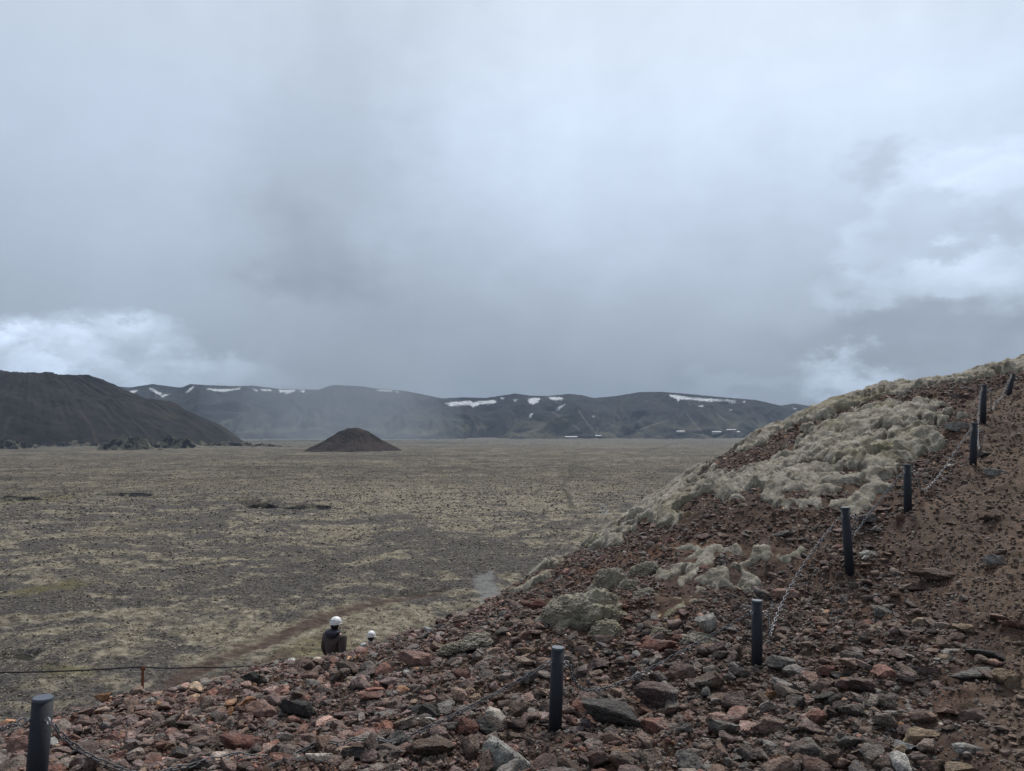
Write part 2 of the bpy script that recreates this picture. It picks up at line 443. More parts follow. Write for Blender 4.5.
for q in [(0, 0, -1.62), (0, -4, -1.7), (4, 0, -1.15), (-4, 0, -2.3), (9, 6, 0.2), (7, 1, -0.7), (5, -4, -1.2), (-5, -5, -2.5), (14, 10, 1.1), (-7, 4, -3.2), (0.5, 2.2, -1.62), (2.2, 2.2, -1.45)]:
    C3.append(np.array([q[0], q[1], H + q[2]]))
C3 = np.array(C3)


def tps_fit(pts, lam):
    n = len(pts); d = np.hypot(pts[:, None, 0] - pts[None, :, 0], pts[:, None, 1] - pts[None, :, 1]) + 1e-9
    K = d * d * np.log(d) + lam * np.eye(n); Q = np.c_[np.ones(n), pts[:, :2]]
    A = np.block([[K, Q], [Q.T, np.zeros((3, 3))]])
    return np.linalg.solve(A, np.r_[pts[:, 2], 0, 0, 0])


TW = tps_fit(C3, 0.06)


def tps(x, y):
    x = np.asarray(x, float); y = np.asarray(y, float); sh = x.shape; x = x.ravel(); y = y.ravel(); out = np.empty(x.size)
    for s in range(0, x.size, 60000):
        xs = x[s:s + 60000]; ys = y[s:s + 60000]
        d2 = (xs[:, None] - C3[None, :, 0]) ** 2 + (ys[:, None] - C3[None, :, 1]) ** 2 + 1e-18
        out[s:s + 60000] = (0.5 * d2 * np.log(d2)) @ TW[:-3] + TW[-3] + TW[-2] * xs + TW[-1] * ys
    return out.reshape(sh)


def base_h(x, y):
    r = np.hypot(x, y)
    rc = 21.0; k = np.where(r > rc, rc / np.maximum(r, 1e-6), 1.0)
    z = tps(x * k, y * k)
    z = z - np.maximum(r - rc, 0) * 0.52 * smst(r, rc - 2, rc + 8)
    return z


def hit(u, v, off=0.0):
    """first place where the view ray through (u,v) meets the slope; None past the crest"""
    t = np.concatenate([np.arange(2.0, 20.0, 0.04)])
    p = P(u, v, 1.0) - np.array([0, 0, H]); X = p[0] * t; Y = p[1] * t; Z = H + p[2] * t
    dlt = Z - (base_h(X, Y) + off); i = np.where(dlt < 0)[0]
    if len(i) == 0: return None
    i = i[0]
    return np.array([X[i], Y[i], base_h(X[i:i + 1], Y[i:i + 1])[0]])


def hit_xy(u, v, mul=1.22):
    h = hit(u, v)
    if h is not None and math.hypot(h[0], h[1]) < 19: return h[:2]
    d = np.interp(u, ru_, rd_) * mul
    return P(u, v, d)[:2]


def soil_detail(x, y):
    z = 0.07 * fbm(x * 0.9, y * 0.9, 3, 11) + 0.045 * fbm(x * 4.2, y * 4.2, 3, 21)
    f1, f2, c = worley(x * 9, y * 9, 5); z = z + 0.018 * (c - 0.3) * smst(f2 - f1, 0.0, 0.35)
    f1, f2, c = worley(x * 23, y * 23, 6); z = z + 0.008 * c * smst(f2 - f1, 0.0, 0.4)
    return z


def surf(x, y): return base_h(x, y) + soil_detail(x, y)


PATH_UV = [(968, 398), (1010, 388), (1080, 372), (1150, 560), (1150, 900), (1000, 800), (965, 735), (968, 680), (990, 640), (945, 575), (898, 548), (903, 520), (945, 492), (975, 470)]
path_poly = np.array([hit_xy(u, v) if v < 760 else P(u, v, 3.0 if v < 850 else 1.5)[:2] for u, v in PATH_UV])

azs = np.unique(np.concatenate([np.radians(np.arange(-180, -46, 2.0)), np.radians(np.linspace(-46, 46, 1250)), np.radians(np.arange(46, 180.1, 2.0))]))
rs = np.concatenate([np.geomspace(0.15, 2.4, 24)[:-1], np.geomspace(2.4, 19.0, 560), np.geomspace(19.0, 125, 70)[1:]])
R_, A_ = np.meshgrid(rs, azs, indexing='ij'); X = (R_ * np.sin(A_)); Y = (R_ * np.cos(A_))
Z = surf(X, Y)
Vh = np.stack([X, Y, Z], -1).reshape(-1, 3); Fh = grid_faces(len(rs), len(azs))
sdp = sd_poly(Vh[:, 0], Vh[:, 1], path_poly) + 0.22 * fbm(Vh[:, 0] * 1.7, Vh[:, 1] * 1.7, 4, 31)
inp = sdp[Fh].mean(1) > 0
keep = Vh[Fh][:, :, 2].max(1) > -3.0
Fh = Fh[:, ::-1]
for nm, msk, mt in (("hillside", keep & ~inp, MAT_HILL), ("path", keep & inp, MAT_PATH)):
    v_, f_, _ = compact(Vh, Fh[msk], {})
    tag(link(nm, mesh_np(nm, v_, f_, mt)), "red-brown volcanic slope of soil and gravel falling to the left" if nm == "hillside" else "worn brown gravel walking path climbing along the chain posts", None, None, 'structure')

# ------------------------------------------------------------------ moss blanket
MOSS_UV = [
    [(528, 590), (533, 570), (560, 550), (600, 525), (640, 488), (690, 452), (740, 430), (800, 402), (850, 388), (900, 383), (960, 370), (1030, 348), (1060, 340), (1060, 362), (1028, 372), (995, 378), (960, 384), (930, 389),
     (900, 394), (870, 400), (848, 408), (818, 420), (798, 432), (782, 430), (770, 440), (745, 452), (722, 455), (708, 458), (700, 468), (712, 476), (738, 478), (765, 472), (782, 460), (794, 450), (822, 426),
     (850, 416), (880, 409), (921, 407), (947, 415), (943, 436), (930, 451), (908, 462), (888, 478), (876, 500), (848, 512), (820, 509), (788, 507), (778, 501), (758, 501), (732, 509), (722, 497), (702, 499), (690, 508), (693, 526), (682, 527), (668, 520), (646, 520),
     (627, 528), (618, 545), (598, 547), (566, 560), (548, 582)],
    [(670, 560), (678, 550), (706, 550), (714, 557), (700, 561), (722, 566), (756, 570), (762, 579), (740, 587), (709, 585), (695, 595), (684, 590), (667, 587), (674, 576)],
    [(727, 552), (750, 552), (774, 549), (790, 557), (788, 566), (756, 567), (750, 560), (727, 559)],
    [(650, 604), (672, 607), (690, 617), (684, 626), (664, 622)],
]
HOLES_UV = [[(690, 500), (720, 497), (726, 512), (700, 520), (688, 515)], [(806, 465), (830, 463), (846, 468), (840, 473), (812, 472)], [(812, 494), (846, 493), (845, 500), (815, 501)],
            [(642, 527), (668, 524), (664, 540), (630, 548), (634, 534)], [(700, 476), (735, 477), (730, 484), (704, 483)], [(880, 432), (905, 430), (903, 437), (882, 438)]]
moss_polys = [np.array([hit_xy(u, v) for u, v in p]) for p in MOSS_UV]
hole_polys = [np.array([hit_xy(u, v) for u, v in p]) for p in HOLES_UV]


def moss_sd(x, y):
    wx_ = x + 0.22 * fbm(x * 1.6, y * 1.6, 3, 41); wy_ = y + 0.22 * fbm(x * 1.6 + 50, y * 1.6, 3, 42)
    s = np.full(x.shape, -9.0)
    for p in moss_polys: s = np.maximum(s, sd_poly(wx_, wy_, p))
    for p in hole_polys: s = np.minimum(s, -sd_poly(wx_, wy_, p) * 0.9)
    s = s + 0.22 * fbm(x * 2.6, y * 2.6, 4, 43, 0.55) + 0.02
    f1, f2, c = worley(x * 1.9, y * 1.9, 47)          # a few bare holes
    s = np.where(c > 0.80, np.minimum(s, (f1 - 0.34) * 0.6), s)
    return s


maz = np.radians(np.linspace(-2, 44, 1000)); mr = np.geomspace(5.2, 23, 640)
R_, A_ = np.meshgrid(mr, maz, indexing='ij'); X = (R_ * np.sin(A_)); Y = (R_ * np.cos(A_))
S = moss_sd(X, Y)
wX = X + 0.22 * fbm(X * 1.7, Y * 1.7, 3, 51); wY = Y + 0.22 * fbm(X * 1.7 + 9, Y * 1.7, 3, 52)
ra = math.radians(-35); rX = wX * math.cos(ra) - wY * math.sin(ra); rY = wX * math.sin(ra) + wY * math.cos(ra)
f1, f2, c1 = worley(rX * 1.45, rY * 3.3, 53); p1 = 1 - np.minimum(f1, 1) ** 2
f1, f2, c2 = worley(rX * 3.4, rY * 6.5, 54); p2 = 1 - np.minimum(f1, 1) ** 2
S = S + 0.035 * fbm(X * 12, Y * 12, 3, 66, 0.7) + 0.28 * (p1 - 0.76) + 0.10 * (p2 - 0.62) - 0.38 * smst(fbm(rX * 0.9, rY * 2.6, 3, 59), 0.22, 0.5)
f1, _, c3 = worley(wX * 15, wY * 13, 55); p3 = 1 - np.minimum(f1, 1) ** 2
tt = np.clip(S / 0.10, 0, 1); edge = np.sqrt(1 - (1 - tt) ** 2) * (0.55 + 0.45 * smst(S, 0, 0.35))
low = 0.5 + 0.5 * fbm(X * 0.7, Y * 0.7, 2, 57)
T = edge * (0.035 + 0.12 * p1 * (0.3 + 0.9 * c1) * (0.4 + 0.8 * low)) + np.sqrt(edge) * (0.065 * p2 * (0.5 + c2) + 0.014 * p3 * (0.4 + c3) + 0.010 * fbm(X * 24, Y * 24, 3, 58, 0.7))
T = T * (0.42 + 0.43 * smst(Y, 8.6, 10.2) + 0.15 * smst(Y, 11, 13))
Zm = surf(X, Y) * 0 + base_h(X, Y) + 0.6 * soil_detail(X, Y) + T - 0.045 * (1 - edge)
Vm = np.stack([X, Y, Zm], -1).reshape(-1, 3); Fm = grid_faces(len(mr), len(maz))[:, ::-1]
Fm = Fm[S.ravel()[Fm].max(1) > 0.0]
v_, f_, _ = compact(Vm, Fm, {})
tag(link("moss", mesh_np("moss", v_, f_, MAT_MOSS)), "thick grey-green woolly moss blanket over the upper slope", "moss", None, 'stuff')

ico_cache = {}
def ico(sub):
    if sub in ico_cache: return ico_cache[sub]
    import bmesh
    bm = bmesh.new(); bmesh.ops.create_icosphere(bm, subdivisions=sub, radius=1.0)
    v = np.array([q.co[:] for q in bm.verts]); f = np.array([[q.index for q in fc.verts] for fc in bm.faces]); bm.free()
    ico_cache[sub] = (v, f); return v, f


tuft_r = np.random.default_rng(77)


def tufts(px, py, pz, n, lo, hi):
    k = tuft_r.integers(0, len(px), n); j = lambda a: tuft_r.normal(0, a, n)
    V, Fc = ico(1); sz = lo + (hi - lo) * tuft_r.random(n) ** 2
    W_ = V[None] * np.stack([sz * 1.3, sz * 1.3, sz * 0.8], -1)[:, None, :] * tuft_r.uniform(0.6, 1.35, (n, len(V), 1))
    ctr = np.stack([px[k] + j(0.012), py[k] + j(0.012), pz[k]], -1)
    return (W_ + ctr[:, None]).reshape(-1, 3), (Fc[None] + (np.arange(n) * len(V))[:, None, None]).reshape(-1, 3)


# separate cushions



CUSH = [(581, 610, 74, 34, "large rounded grey-green moss cushion alone among red stones"),
        (609, 579, 34, 24, "mid-sized dark green moss cushion uphill of the largest lone cushion"),
        (644, 569, 26, 15, "small pale moss cushion between two larger moss growths"),
        (627, 587, 18, 12, "tiny grey moss cushion beside the mid-sized dark cushion"),
        (606, 629, 28, 16, "small whitish lichen cushion just below the largest lone cushion"),
        (646, 594, 24, 9, "low flat grey moss cushion on reddish soil"),
        (474, 640, 34, 10, "thin pale moss cushion lying low near the crest"),
        (448, 649, 20, 9, "small pale moss cushion lowest along the crest"),
        (700, 640, 34, 10, "ragged grey lichen cushion left of the third post"),
        (660, 634, 22, 9, "small grey-green lichen cushion among red stones mid-slope")]
for i, (u, v, w, h, lab) in enumerate(CUSH):
    p = hit(u, v + h * 0.35)
    d = p[1]; rx = w * d / F / 2; rz = h * d / F * 0.85
    V, Fc = ico(6); V = V.copy(); V[:, 2] = np.where(V[:, 2] < 0, V[:, 2] * 0.4, V[:, 2])
    q = V * 2.2 + i * 7.7
    r = 0.9 + 0.34 * noise3(q * 0.9, i) + 0.22 * (1 - 2 * np.abs(noise3(q * 2.2, i + 3))) * 0.6 + 0.12 * (1 - 2 * np.abs(noise3(q * 5, i + 5))) * 0.5 + 0.035 * noise3(q * 12, i + 6) + 0.015 * noise3(q * 26, i + 7)
    r = r * (1 + 0.25 * np.clip(0.3 - V[:, 2], 0, 1)); r = 0.2 + 0.8 * r
    V = V * r[:, None] * np.array([rx, rx * 0.75, rz * 0.9])
    yaw = -0.25 + 0.2 * math.sin(i * 3)
    V = np.c_[V[:, 0] * math.cos(yaw) - V[:, 1] * math.sin(yaw), V[:, 0] * math.sin(yaw) + V[:, 1] * math.cos(yaw), V[:, 2]]
    gx = (base_h(p[0] + .3, p[1]) - base_h(p[0] - .3, p[1])) / .6; gy = (base_h(p[0], p[1] + .3) - base_h(p[0], p[1] - .3)) / .6
    V[:, 2] += V[:, 0] * gx + V[:, 1] * gy
    nt = int(1500 * min(1.0, (w / 60) ** 2 + 0.12)); up_ = V[:, 2] > V[:, 2].min() * 0.3
    a_, b_ = tufts(V[up_, 0], V[up_, 1], V[up_, 2], nt, 0.005, 0.013); Fc = np.concatenate([Fc, b_ + len(V)]); V = np.concatenate([V, a_])
    o = link("moss_cushion", mesh_np("moss_cushion", V, Fc, MAT_CUSHION), None, (p[0], p[1], float(p[2]) + 0.0))
    tag(o, lab, "moss cushion", "lone moss cushions on the slope")
cush_xy = [hit(u, v + h * .35)[:2] for (u, v, w, h, l) in CUSH]
cush_r = [w * hit(u, v)[1] / F * 0.45 for (u, v, w, h, l) in CUSH]

# ------------------------------------------------------------------ rocks
PAL = {'rust red': (0.150, 0.070, 0.055), 'purplish brown': (0.112, 0.080, 0.075), 'dark grey': (0.072, 0.066, 0.063), 'grey': (0.140, 0.130, 0.120),
       'brown': (0.110, 0.080, 0.064), 'tan': (0.20, 0.148, 0.100), 'pinkish': (0.24, 0.150, 0.125), 'pale grey': (0.29, 0.285, 0.265), 'charcoal': (0.042, 0.039, 0.039), 'orange': (0.23, 0.120, 0.062)}


def rock_shape(sub, seed, flat=0.6, rough=1.0, cuts=12):
    r = np.random.default_rng(seed); V, Fc = ico(sub); V = V.copy()
    V *= np.array([1.0, r.uniform(0.62, 0.95), 1.0])
    for _ in range(cuts):
        n = r.normal(size=3); n /= np.linalg.norm(n); off = r.uniform(0.28, 0.66)
        dd = V @ n - off; V -= np.maximum(dd, 0)[:, None] * n * 0.94
    q = V * 2.3 + seed * 3.1
    k = 1 + rough * (0.13 * noise3(q, seed) + 0.09 * noise3(q * 2.7, seed + 1))
    if sub >= 3: k = k + rough * (0.065 * noise3(q * 6, seed + 2))
    if sub >= 4: k = k + rough * (0.040 * noise3(q * 13, seed + 3))
    V = V * k[:, None]; V -= (V.max(0) + V.min(0)) / 2
    V /= np.abs(V).max(0)[None, :]
    return V, Fc


def rotz(V, a):
    c, s = math.cos(a), math.sin(a); return np.c_[V[:, 0] * c - V[:, 1] * s, V[:, 0] * s + V[:, 1] * c, V[:, 2]]


# (u, v centre, width px, height px, colour, wording)
HERO = [
    (510, 753, 54, 32, 'pale grey', "large pale grey-green angular boulder below the second post"),
    (612, 718, 62, 26, 'dark grey', "wide rough dark grey slab right of the second post's foot"),
    (655, 693, 42, 28, 'purplish brown', "blocky purplish rock between the second and third posts"),
    (295, 709, 38, 20, 'charcoal', "charcoal rounded rock uphill of the long sagging chain"),
    (244, 740, 52, 20, 'rust red', "flat orange-red slab just under the chain at lower left"),
    (424, 715, 32, 14, 'charcoal', "low dark slate-coloured rock left of the second post"),
    (361, 763, 38, 15, 'charcoal', "rounded charcoal rock at the bottom frame edge"),
    (465, 735, 26, 19, 'rust red', "round brick-red stone left of the large pale boulder"),
    (491, 727, 28, 18, 'dark grey', "dark grey pitted rock directly above the large pale boulder"),
    (316, 687, 22, 9, 'grey', "small flat grey-green stone near the crest below the hikers"),
    (415, 660, 38, 18, 'pinkish', "flat pinkish slab on the crest right of the hikers"),
    (346, 675, 24, 12, 'brown', "tilted brown block below the nearer hiker"),
    (264, 708, 38, 16, 'pinkish', "pale pink slab touching the charcoal rounded rock"),
    (231, 712, 14, 11, 'orange', "small orange cobble left of the pale pink slab"),
    (254, 685, 28, 13, 'charcoal', "dark pointed rock near the end of the black rope"),
    (396, 742, 28, 26, 'dark grey', "dark rounded boulder where the long chain rests"),
    (430, 752, 46, 22, 'brown', "wide brown pitted slab left of the round brick-red stone"),
    (654, 646, 42, 18, 'rust red', "flat maroon slab downhill of the small lichen cushions"),
    (541, 601, 30, 14, 'rust red', "flat red slab on the crest left of the largest moss cushion"),
    (708, 630, 24, 22, 'pale grey', "whitish crusted rock left of the third post"),
    (763, 590, 20, 16, 'grey', "flat upright grey stone just above the third post"),
    (785, 594, 28, 11, 'pinkish', "pinkish orange elongated stone above the third post"),
    (661, 671, 16, 10, 'rust red', "bright red rounded cobble between second and third posts"),
    (600, 755, 30, 22, 'purplish brown', "angular purple-grey stone at the bottom right of second post"),
    (622, 762, 26, 20, 'brown', "brown wedge-shaped stone beside the purple-grey angular one"),
    (689, 762, 27, 20, 'grey', "rounded blue-grey cobble at the bottom frame edge"),
    (726, 728, 36, 18, 'grey', "smooth greenish grey cobble below the third post"),
    (781, 665, 30, 16, 'grey', "greenish grey flat-topped stone right of third post's foot"),
    (706, 684, 34, 18, 'brown', "rounded brown stone left of the third post's foot"),
    (733, 701, 27, 18, 'purplish brown', "purplish rounded stone below the third post's foot"),
    (767, 695, 18, 13, 'orange', "orange cobble right below the third post"),
    (783, 766, 24, 18, 'orange', "orange stone cut by the bottom frame edge"),
    (974, 673, 44, 16, 'grey', "long flat blue-grey slab at the edge of the path"),
    (1006, 682, 24, 20, 'tan', "tan angular stone on the path beside the long slab"),
    (987, 657, 38, 12, 'charcoal', "long dark streaked stone behind the long blue-grey slab"),
    (997, 561, 20, 13, 'pale grey', "pale white-topped stone alone on the path"),
    (934, 575, 44, 11, 'brown', "thin brown slab jutting over a dark gap by the path"),
    (909, 584, 26, 11, 'brown', "flat brown stone left of the jutting slab"),
    (883, 609, 21, 12, 'grey', "squarish grey stone downhill of the fourth post"),
    (920, 734, 34, 16, 'tan', "flat olive-brown slab at the lower right of the slope"),
    (966, 748, 28, 13, 'pale grey', "pale greenish stone near the bottom of the path"),
    (966, 766, 44, 16, 'tan', "broad tan slab cut by the bottom frame edge"),
    (808, 741, 38, 22, 'grey', "broad lichen-crusted grey rock near the bottom edge"),
    (831, 755, 22, 20, 'brown', "triangular brown rock at the bottom right of lichen-crusted one"),
    (851, 749, 24, 13, 'grey', "flat grey stone between two brown ones near the bottom"),
    (899, 748, 14, 14, 'tan', "small square tan stone near the bottom edge"),
    (863, 686, 36, 15, 'purplish brown', "long dark purple stone right of the lower rubble"),
    (853, 660, 26, 11, 'grey', "grey stone with whitish streaks uphill of the long purple one"),
    (824, 706, 21, 14, 'dark grey', "dark grey oval stone left of the long purple one"),
    (962, 637, 18, 12, 'tan', "tan cobble at the edge of the path"),
    (812, 679, 24, 14, 'pinkish', "small pinkish grey cobble in the rubble right of third post"),
    (745, 563, 0, 0, '', ""),
    (955, 430, 24, 11, 'pale grey', "pale grey flat rock left of the sixth post"),
    (985, 455, 22, 8, 'grey', "flat grey rock right of the sixth post's foot"),
    (996, 473, 24, 9, 'pale grey', "pale flat stone on the path near the sixth post"),
    (960, 398, 26, 7, 'purplish brown', "broad reddish slab left of the seventh post"),
    (990, 520, 18, 8, 'brown', "flat brown stone on the upper path"),
    (785, 536, 16, 8, 'grey', "grey stone in bare soil under the moss edge"),
    (868, 521, 20, 12, 'grey', "rounded grey stone right behind the fourth post"),
    (104, 704, 22, 12, 'orange', "orange-red stone left of the rusty stake"),
    (122, 700, 14, 7, 'pale grey', "whitish flat stone at the foot of the rusty stake"),
    (20, 745, 34, 26, 'pinkish', "large pink-orange boulder behind the first post"),
    (182, 752, 26, 14, 'dark grey', "dark rock below the sagging chain near the first post"),
    (150, 715, 30, 10, 'pinkish', "pale pink gravelly slab below the rusty stake"),
]
HERO = [h for h in HERO if h[2] > 0]
placed = []      # x, y, radius
n_rock = 0
rock_list = []   # dicts of every individual


def make_rock(x, y, sx, sy, sz, yaw, tilt, col, seed, sub=4, sink=0.22, rough=1.0, cuts=9):
    V, Fc = rock_shape(sub, seed, rough=rough, cuts=cuts)
    V = V * np.array([sx, sy, sz]); a, b_ = tilt
    c, s = math.cos(a), math.sin(a); V = np.c_[V[:, 0], V[:, 1] * c - V[:, 2] * s, V[:, 1] * s + V[:, 2] * c]
    c, s = math.cos(b_), math.sin(b_); V = np.c_[V[:, 0] * c + V[:, 2] * s, V[:, 1], -V[:, 0] * s + V[:, 2] * c]
    V = rotz(V, yaw)
    z0 = V[:, 2].min(); V[:, 2] -= z0 + sz * 2 * sink
    e = 0.1
    z = float(surf(np.array([x]), np.array([y]))[0])
    return V, Fc, z


r2 = random.Random(4)
for i, (u, v, w, h, cname, lab) in enumerate(HERO):
    p = hit(u, v + h * 0.38)
    if p is None: continue
    d = p[1]; sx = w * d / F / 2 * 1.05; sz = max(h * d / F / 2 * 0.95, sx * 0.26)
    slim = h / w < 0.55
    sy = sx * (0.55 if slim else 0.75)
    V, Fc, z = make_rock(p[0], p[1], sx, sy, sz, r2.uniform(-0.35, 0.1), (r2.uniform(-.12, .12), r2.uniform(-.05, .22)), None, 100 + i * 3, 4, 0.18, 1.0, 10)
    c = np.array(PAL[cname]) * r2.uniform(0.9, 1.1)
    o = link("rock", mesh_np("rock", V, Fc, MAT_ROCK, True, None, {'tint': np.tile(c, (len(V), 1))}), None, (p[0], p[1], z))
    tag(o, lab, "rock", "large stones lying on the slope")
    placed.append((p[0], p[1], sx)); n_rock += 1

POST_UV = [  # base u, v, top u, v, diameter
    (35, 796, 43, 697, 0.080), (555, 731, 558, 647, 0.080), (757, 665, 757, 600, 0.080), (850, 576, 845, 507, 0.080), (908, 513, 907, 464, 0.080),
    (973, 469, 974, 423, 0.080), (983, 422, 984, 385, 0.080), (1009, 394, 1013, 374, 0.075)]
post_base = [hit(u, v) for (u, v, a, b, c) in POST_UV]

# candidate stones, power-law sizes, over everything in and just around the frame
def sample_xy(n, rmin, rmax, seed, azlim=41):
    r = np.random.default_rng(seed)
    a = np.radians(r.uniform(-azlim, azlim, n)); rr = np.sqrt(r.uniform(rmin ** 2, rmax ** 2, n))
    return rr * np.sin(a), rr * np.cos(a), r


def density(x, y):
    """how stony the ground is, 0..1 (also used to thin the sizes on the path)"""
    sdp = sd_poly(x, y, path_poly); ms = moss_sd(x, y)
    dn = 0.62 + 0.45 * fbm(x * 0.9, y * 0.9, 3, 71)
    u, v = proj(x, y, base_h(x, y))
    low = smst(v, 560, 640)                    # lower slope is solid rubble
    dn = np.maximum(dn * 1.0, low * 1.1)
    dn = np.where(sdp > -0.15, dn * (0.20 - 0.14 * smst(sdp, 0, 0.5)), dn)
    dn = np.where(ms > -0.03, 0.02, dn)
    return dn, sdp, ms


# mid and large stones
x, y, r = sample_xy(105000, 2.3, 17.5, 5)
size = 0.018 * (1 - r.random(len(x))) ** (-1 / 2.35); size = np.minimum(size, 0.082) * (0.85 + 0.35 * r.random(len(x)))   # half length
_u, _v = proj(x, y, base_h(x, y)); size = size * (0.78 + 0.22 * smst(_v, 590, 680)) 
dn, sdp, ms = density(x, y)
ok = r.random(len(x)) < dn * 1.0
x, y, size, sdp = x[ok], y[ok], size[ok], sdp[ok]
o_ = np.argsort(-size); x, y, size, sdp = x[o_], y[o_], size[o_], sdp[o_]
# greedy spacing on a hash grid
cell = 0.25; gridd = {}
def near_ok(px, py, s):
    cx, cy = int(px // cell), int(py // cell)
    for i in (-1, 0, 1):
        for j in (-1, 0, 1):
            for (qx, qy, qs) in gridd.get((cx + i, cy + j), ()):
                if (qx - px) ** 2 + (qy - py) ** 2 < (0.62 * (qs + s)) ** 2: return False
    return True
def add_g(px, py, s): gridd.setdefault((int(px // cell), int(py // cell)), []).append((px, py, s))
for (px, py, s) in placed: add_g(px, py, s * 0.85)
for p in post_base:
    add_g(p[0], p[1], 0.045); q_ = 1 - 0.16 / math.hypot(p[0], p[1]); add_g(p[0] * q_, p[1] * q_, 0.10); q_ = 1 - 0.32 / math.hypot(p[0], p[1]); add_g(p[0] * q_, p[1] * q_, 0.06)
for (px, py), rr in zip(cush_xy, cush_r): add_g(px, py, rr)
_u, _v = proj(x, y, base_h(x, y)); crestz = (_u > 300) & (_u < 385) & (y > 8.6); size = np.where(crestz, np.minimum(size, 0.04), size)
sel = []
for i in range(len(x)):
    if near_ok(x[i], y[i], size[i] * 0.8): sel.append(i); add_g(x[i], y[i], size[i] * 0.8)
sel = np.array(sel); x, y, size, sdp = x[sel], y[sel], size[sel], sdp[sel]


def pick_tint(x, y, r):
    """stone colours: redder to the lower left, browner and greyer to the right"""
    n = len(x); u, v = proj(x, y, base_h(x, y))
    red = np.clip(1.05 - (u - 250) / 620, 0.12, 0.95)
    names = list(PAL); cols = np.array([PAL[k] for k in names])
    wl = np.array([.17, .30, .15, .10, .18, .02, .06, .012, .06, .015]); wr = np.array([.02, .20, .24, .18, .30, .03, .008, .02, .06, .005])
    w = wl[None] * red[:, None] + wr[None] * (1 - red[:, None]); w /= w.sum(1, keepdims=True)
    k = (r.random(n)[:, None] > np.cumsum(w, 1)).sum(1).clip(0, len(names) - 1)
    c = cols[k] * r.uniform(0.6, 1.3, (n, 1)) * (1 + 0.05 * r.normal(size=(n, 1)) * np.array([[1, 0, -0.8]]))
    c = c * 0.72 + np.array([[0.125, 0.088, 0.074]]) * 0.28 * r.uniform(0.7, 1.3, (n, 1)); c *= 1.40 * np.exp(0.22 * r.normal(size=(n, 1)))
    c *= (1 + 0.15 * smst(u, 600, 250))[:, None]
    pk = (0.6 * smst(sd_poly(x, y, path_poly), -0.15, 0.3))[:, None]; c = c * (1 - pk) + pk * np.array([[0.175, 0.130, 0.098]]) * r.uniform(0.6, 1.35, (n, 1))
    return np.clip(c, 0.015, 0.6), [names[q] for q in k]


tint, tname = pick_tint(x, y, r)
zz = surf(x, y); uu, vv = proj(x, y, zz); pxs = size * 2 * F / y
ridge_at = np.interp(uu, ru_, rd_)
vis = (uu > 5) & (uu < 1019) & (vv < 765) & (y < ridge_at - 0.4) & (vv > 380)
rank = np.argsort(-np.where(vis, pxs, 0))
NI = 300 - n_rock
indiv = rank[:NI]
isind = np.zeros(len(x), bool); isind[indiv] = True
flatn = r.uniform(0.24, 0.62, len(x)); yaw = r.uniform(0, 6.28, len(x)); widen = r.uniform(0.45, 0.9, len(x))
descs = []
def where_words(u, v, d):
    near = min(range(8), key=lambda k: math.hypot(u - (POST_UV[k][0]), (v - POST_UV[k][1]) * 1.3))
    on = ["first", "second", "third", "fourth", "fifth", "sixth", "seventh", "eighth"][near]
    du = u - POST_UV[near][0]; dv = v - POST_UV[near][1]
    if abs(du) > abs(dv) * 1.2: rel = "left of" if du < 0 else "right of"
    else: rel = "below" if dv > 0 else "uphill of"
    far = "well " if math.hypot(du, dv) > 110 else ("" if math.hypot(du, dv) > 50 else "just ")
    return far + rel + " the " + on + " post"
for i in indiv:
    sh = "flat" if flatn[i] < 0.45 else ("chunky" if flatn[i] > 0.6 else "rough")
    descs.append((tname[i] + " " + sh + " stone", where_words(uu[i], vv[i], y[i])))
from collections import defaultdict
byd = defaultdict(list)
for k, i in enumerate(indiv): byd[descs[k]].append(i)
labels = {}
ORD = ["", "second ", "third ", "fourth ", "fifth ", "sixth ", "seventh ", "eighth ", "ninth ", "tenth ", "eleventh ", "twelfth "]
NUM = {2: "two", 3: "three", 4: "four", 5: "five", 6: "six", 7: "seven", 8: "eight", 9: "nine", 10: "ten", 11: "eleven", 12: "twelve"}
for (a, b), L in byd.items():
    L = sorted(L, key=lambda q: uu[q])
    for n_, q in enumerate(L):
        if len(L) == 1: labels[q] = (a + " " + b, a + "s " + b)
        elif n_ == 0: labels[q] = ("leftmost of the " + NUM.get(len(L), "many") + " " + a + "s " + b, a + "s " + b)
        elif n_ == len(L) - 1: labels[q] = ("rightmost of the " + NUM.get(len(L), "many") + " " + a + "s " + b, a + "s " + b)
        else: labels[q] = (ORD[min(n_, 11)] + "from left of the " + NUM.get(len(L), "many") + " " + a + "s " + b, a + "s " + b)
for i in indiv:
    V, Fc, z = make_rock(x[i], y[i], size[i], size[i] * widen[i], size[i] * flatn[i], yaw[i], (r2.uniform(-.3, .3), r2.uniform(-.3, .3)), None, 1000 + int(i), 4, 0.2, 1.0, 12)
    o = link("rock", mesh_np("rock", V, Fc, MAT_ROCK, True, None, {'tint': np.tile(tint[i], (len(V), 1))}), None, (x[i], y[i], z))
    tag(o, labels[i][0][0].upper() * 0 + labels[i][0], "rock", "stones: " + labels[i][1])


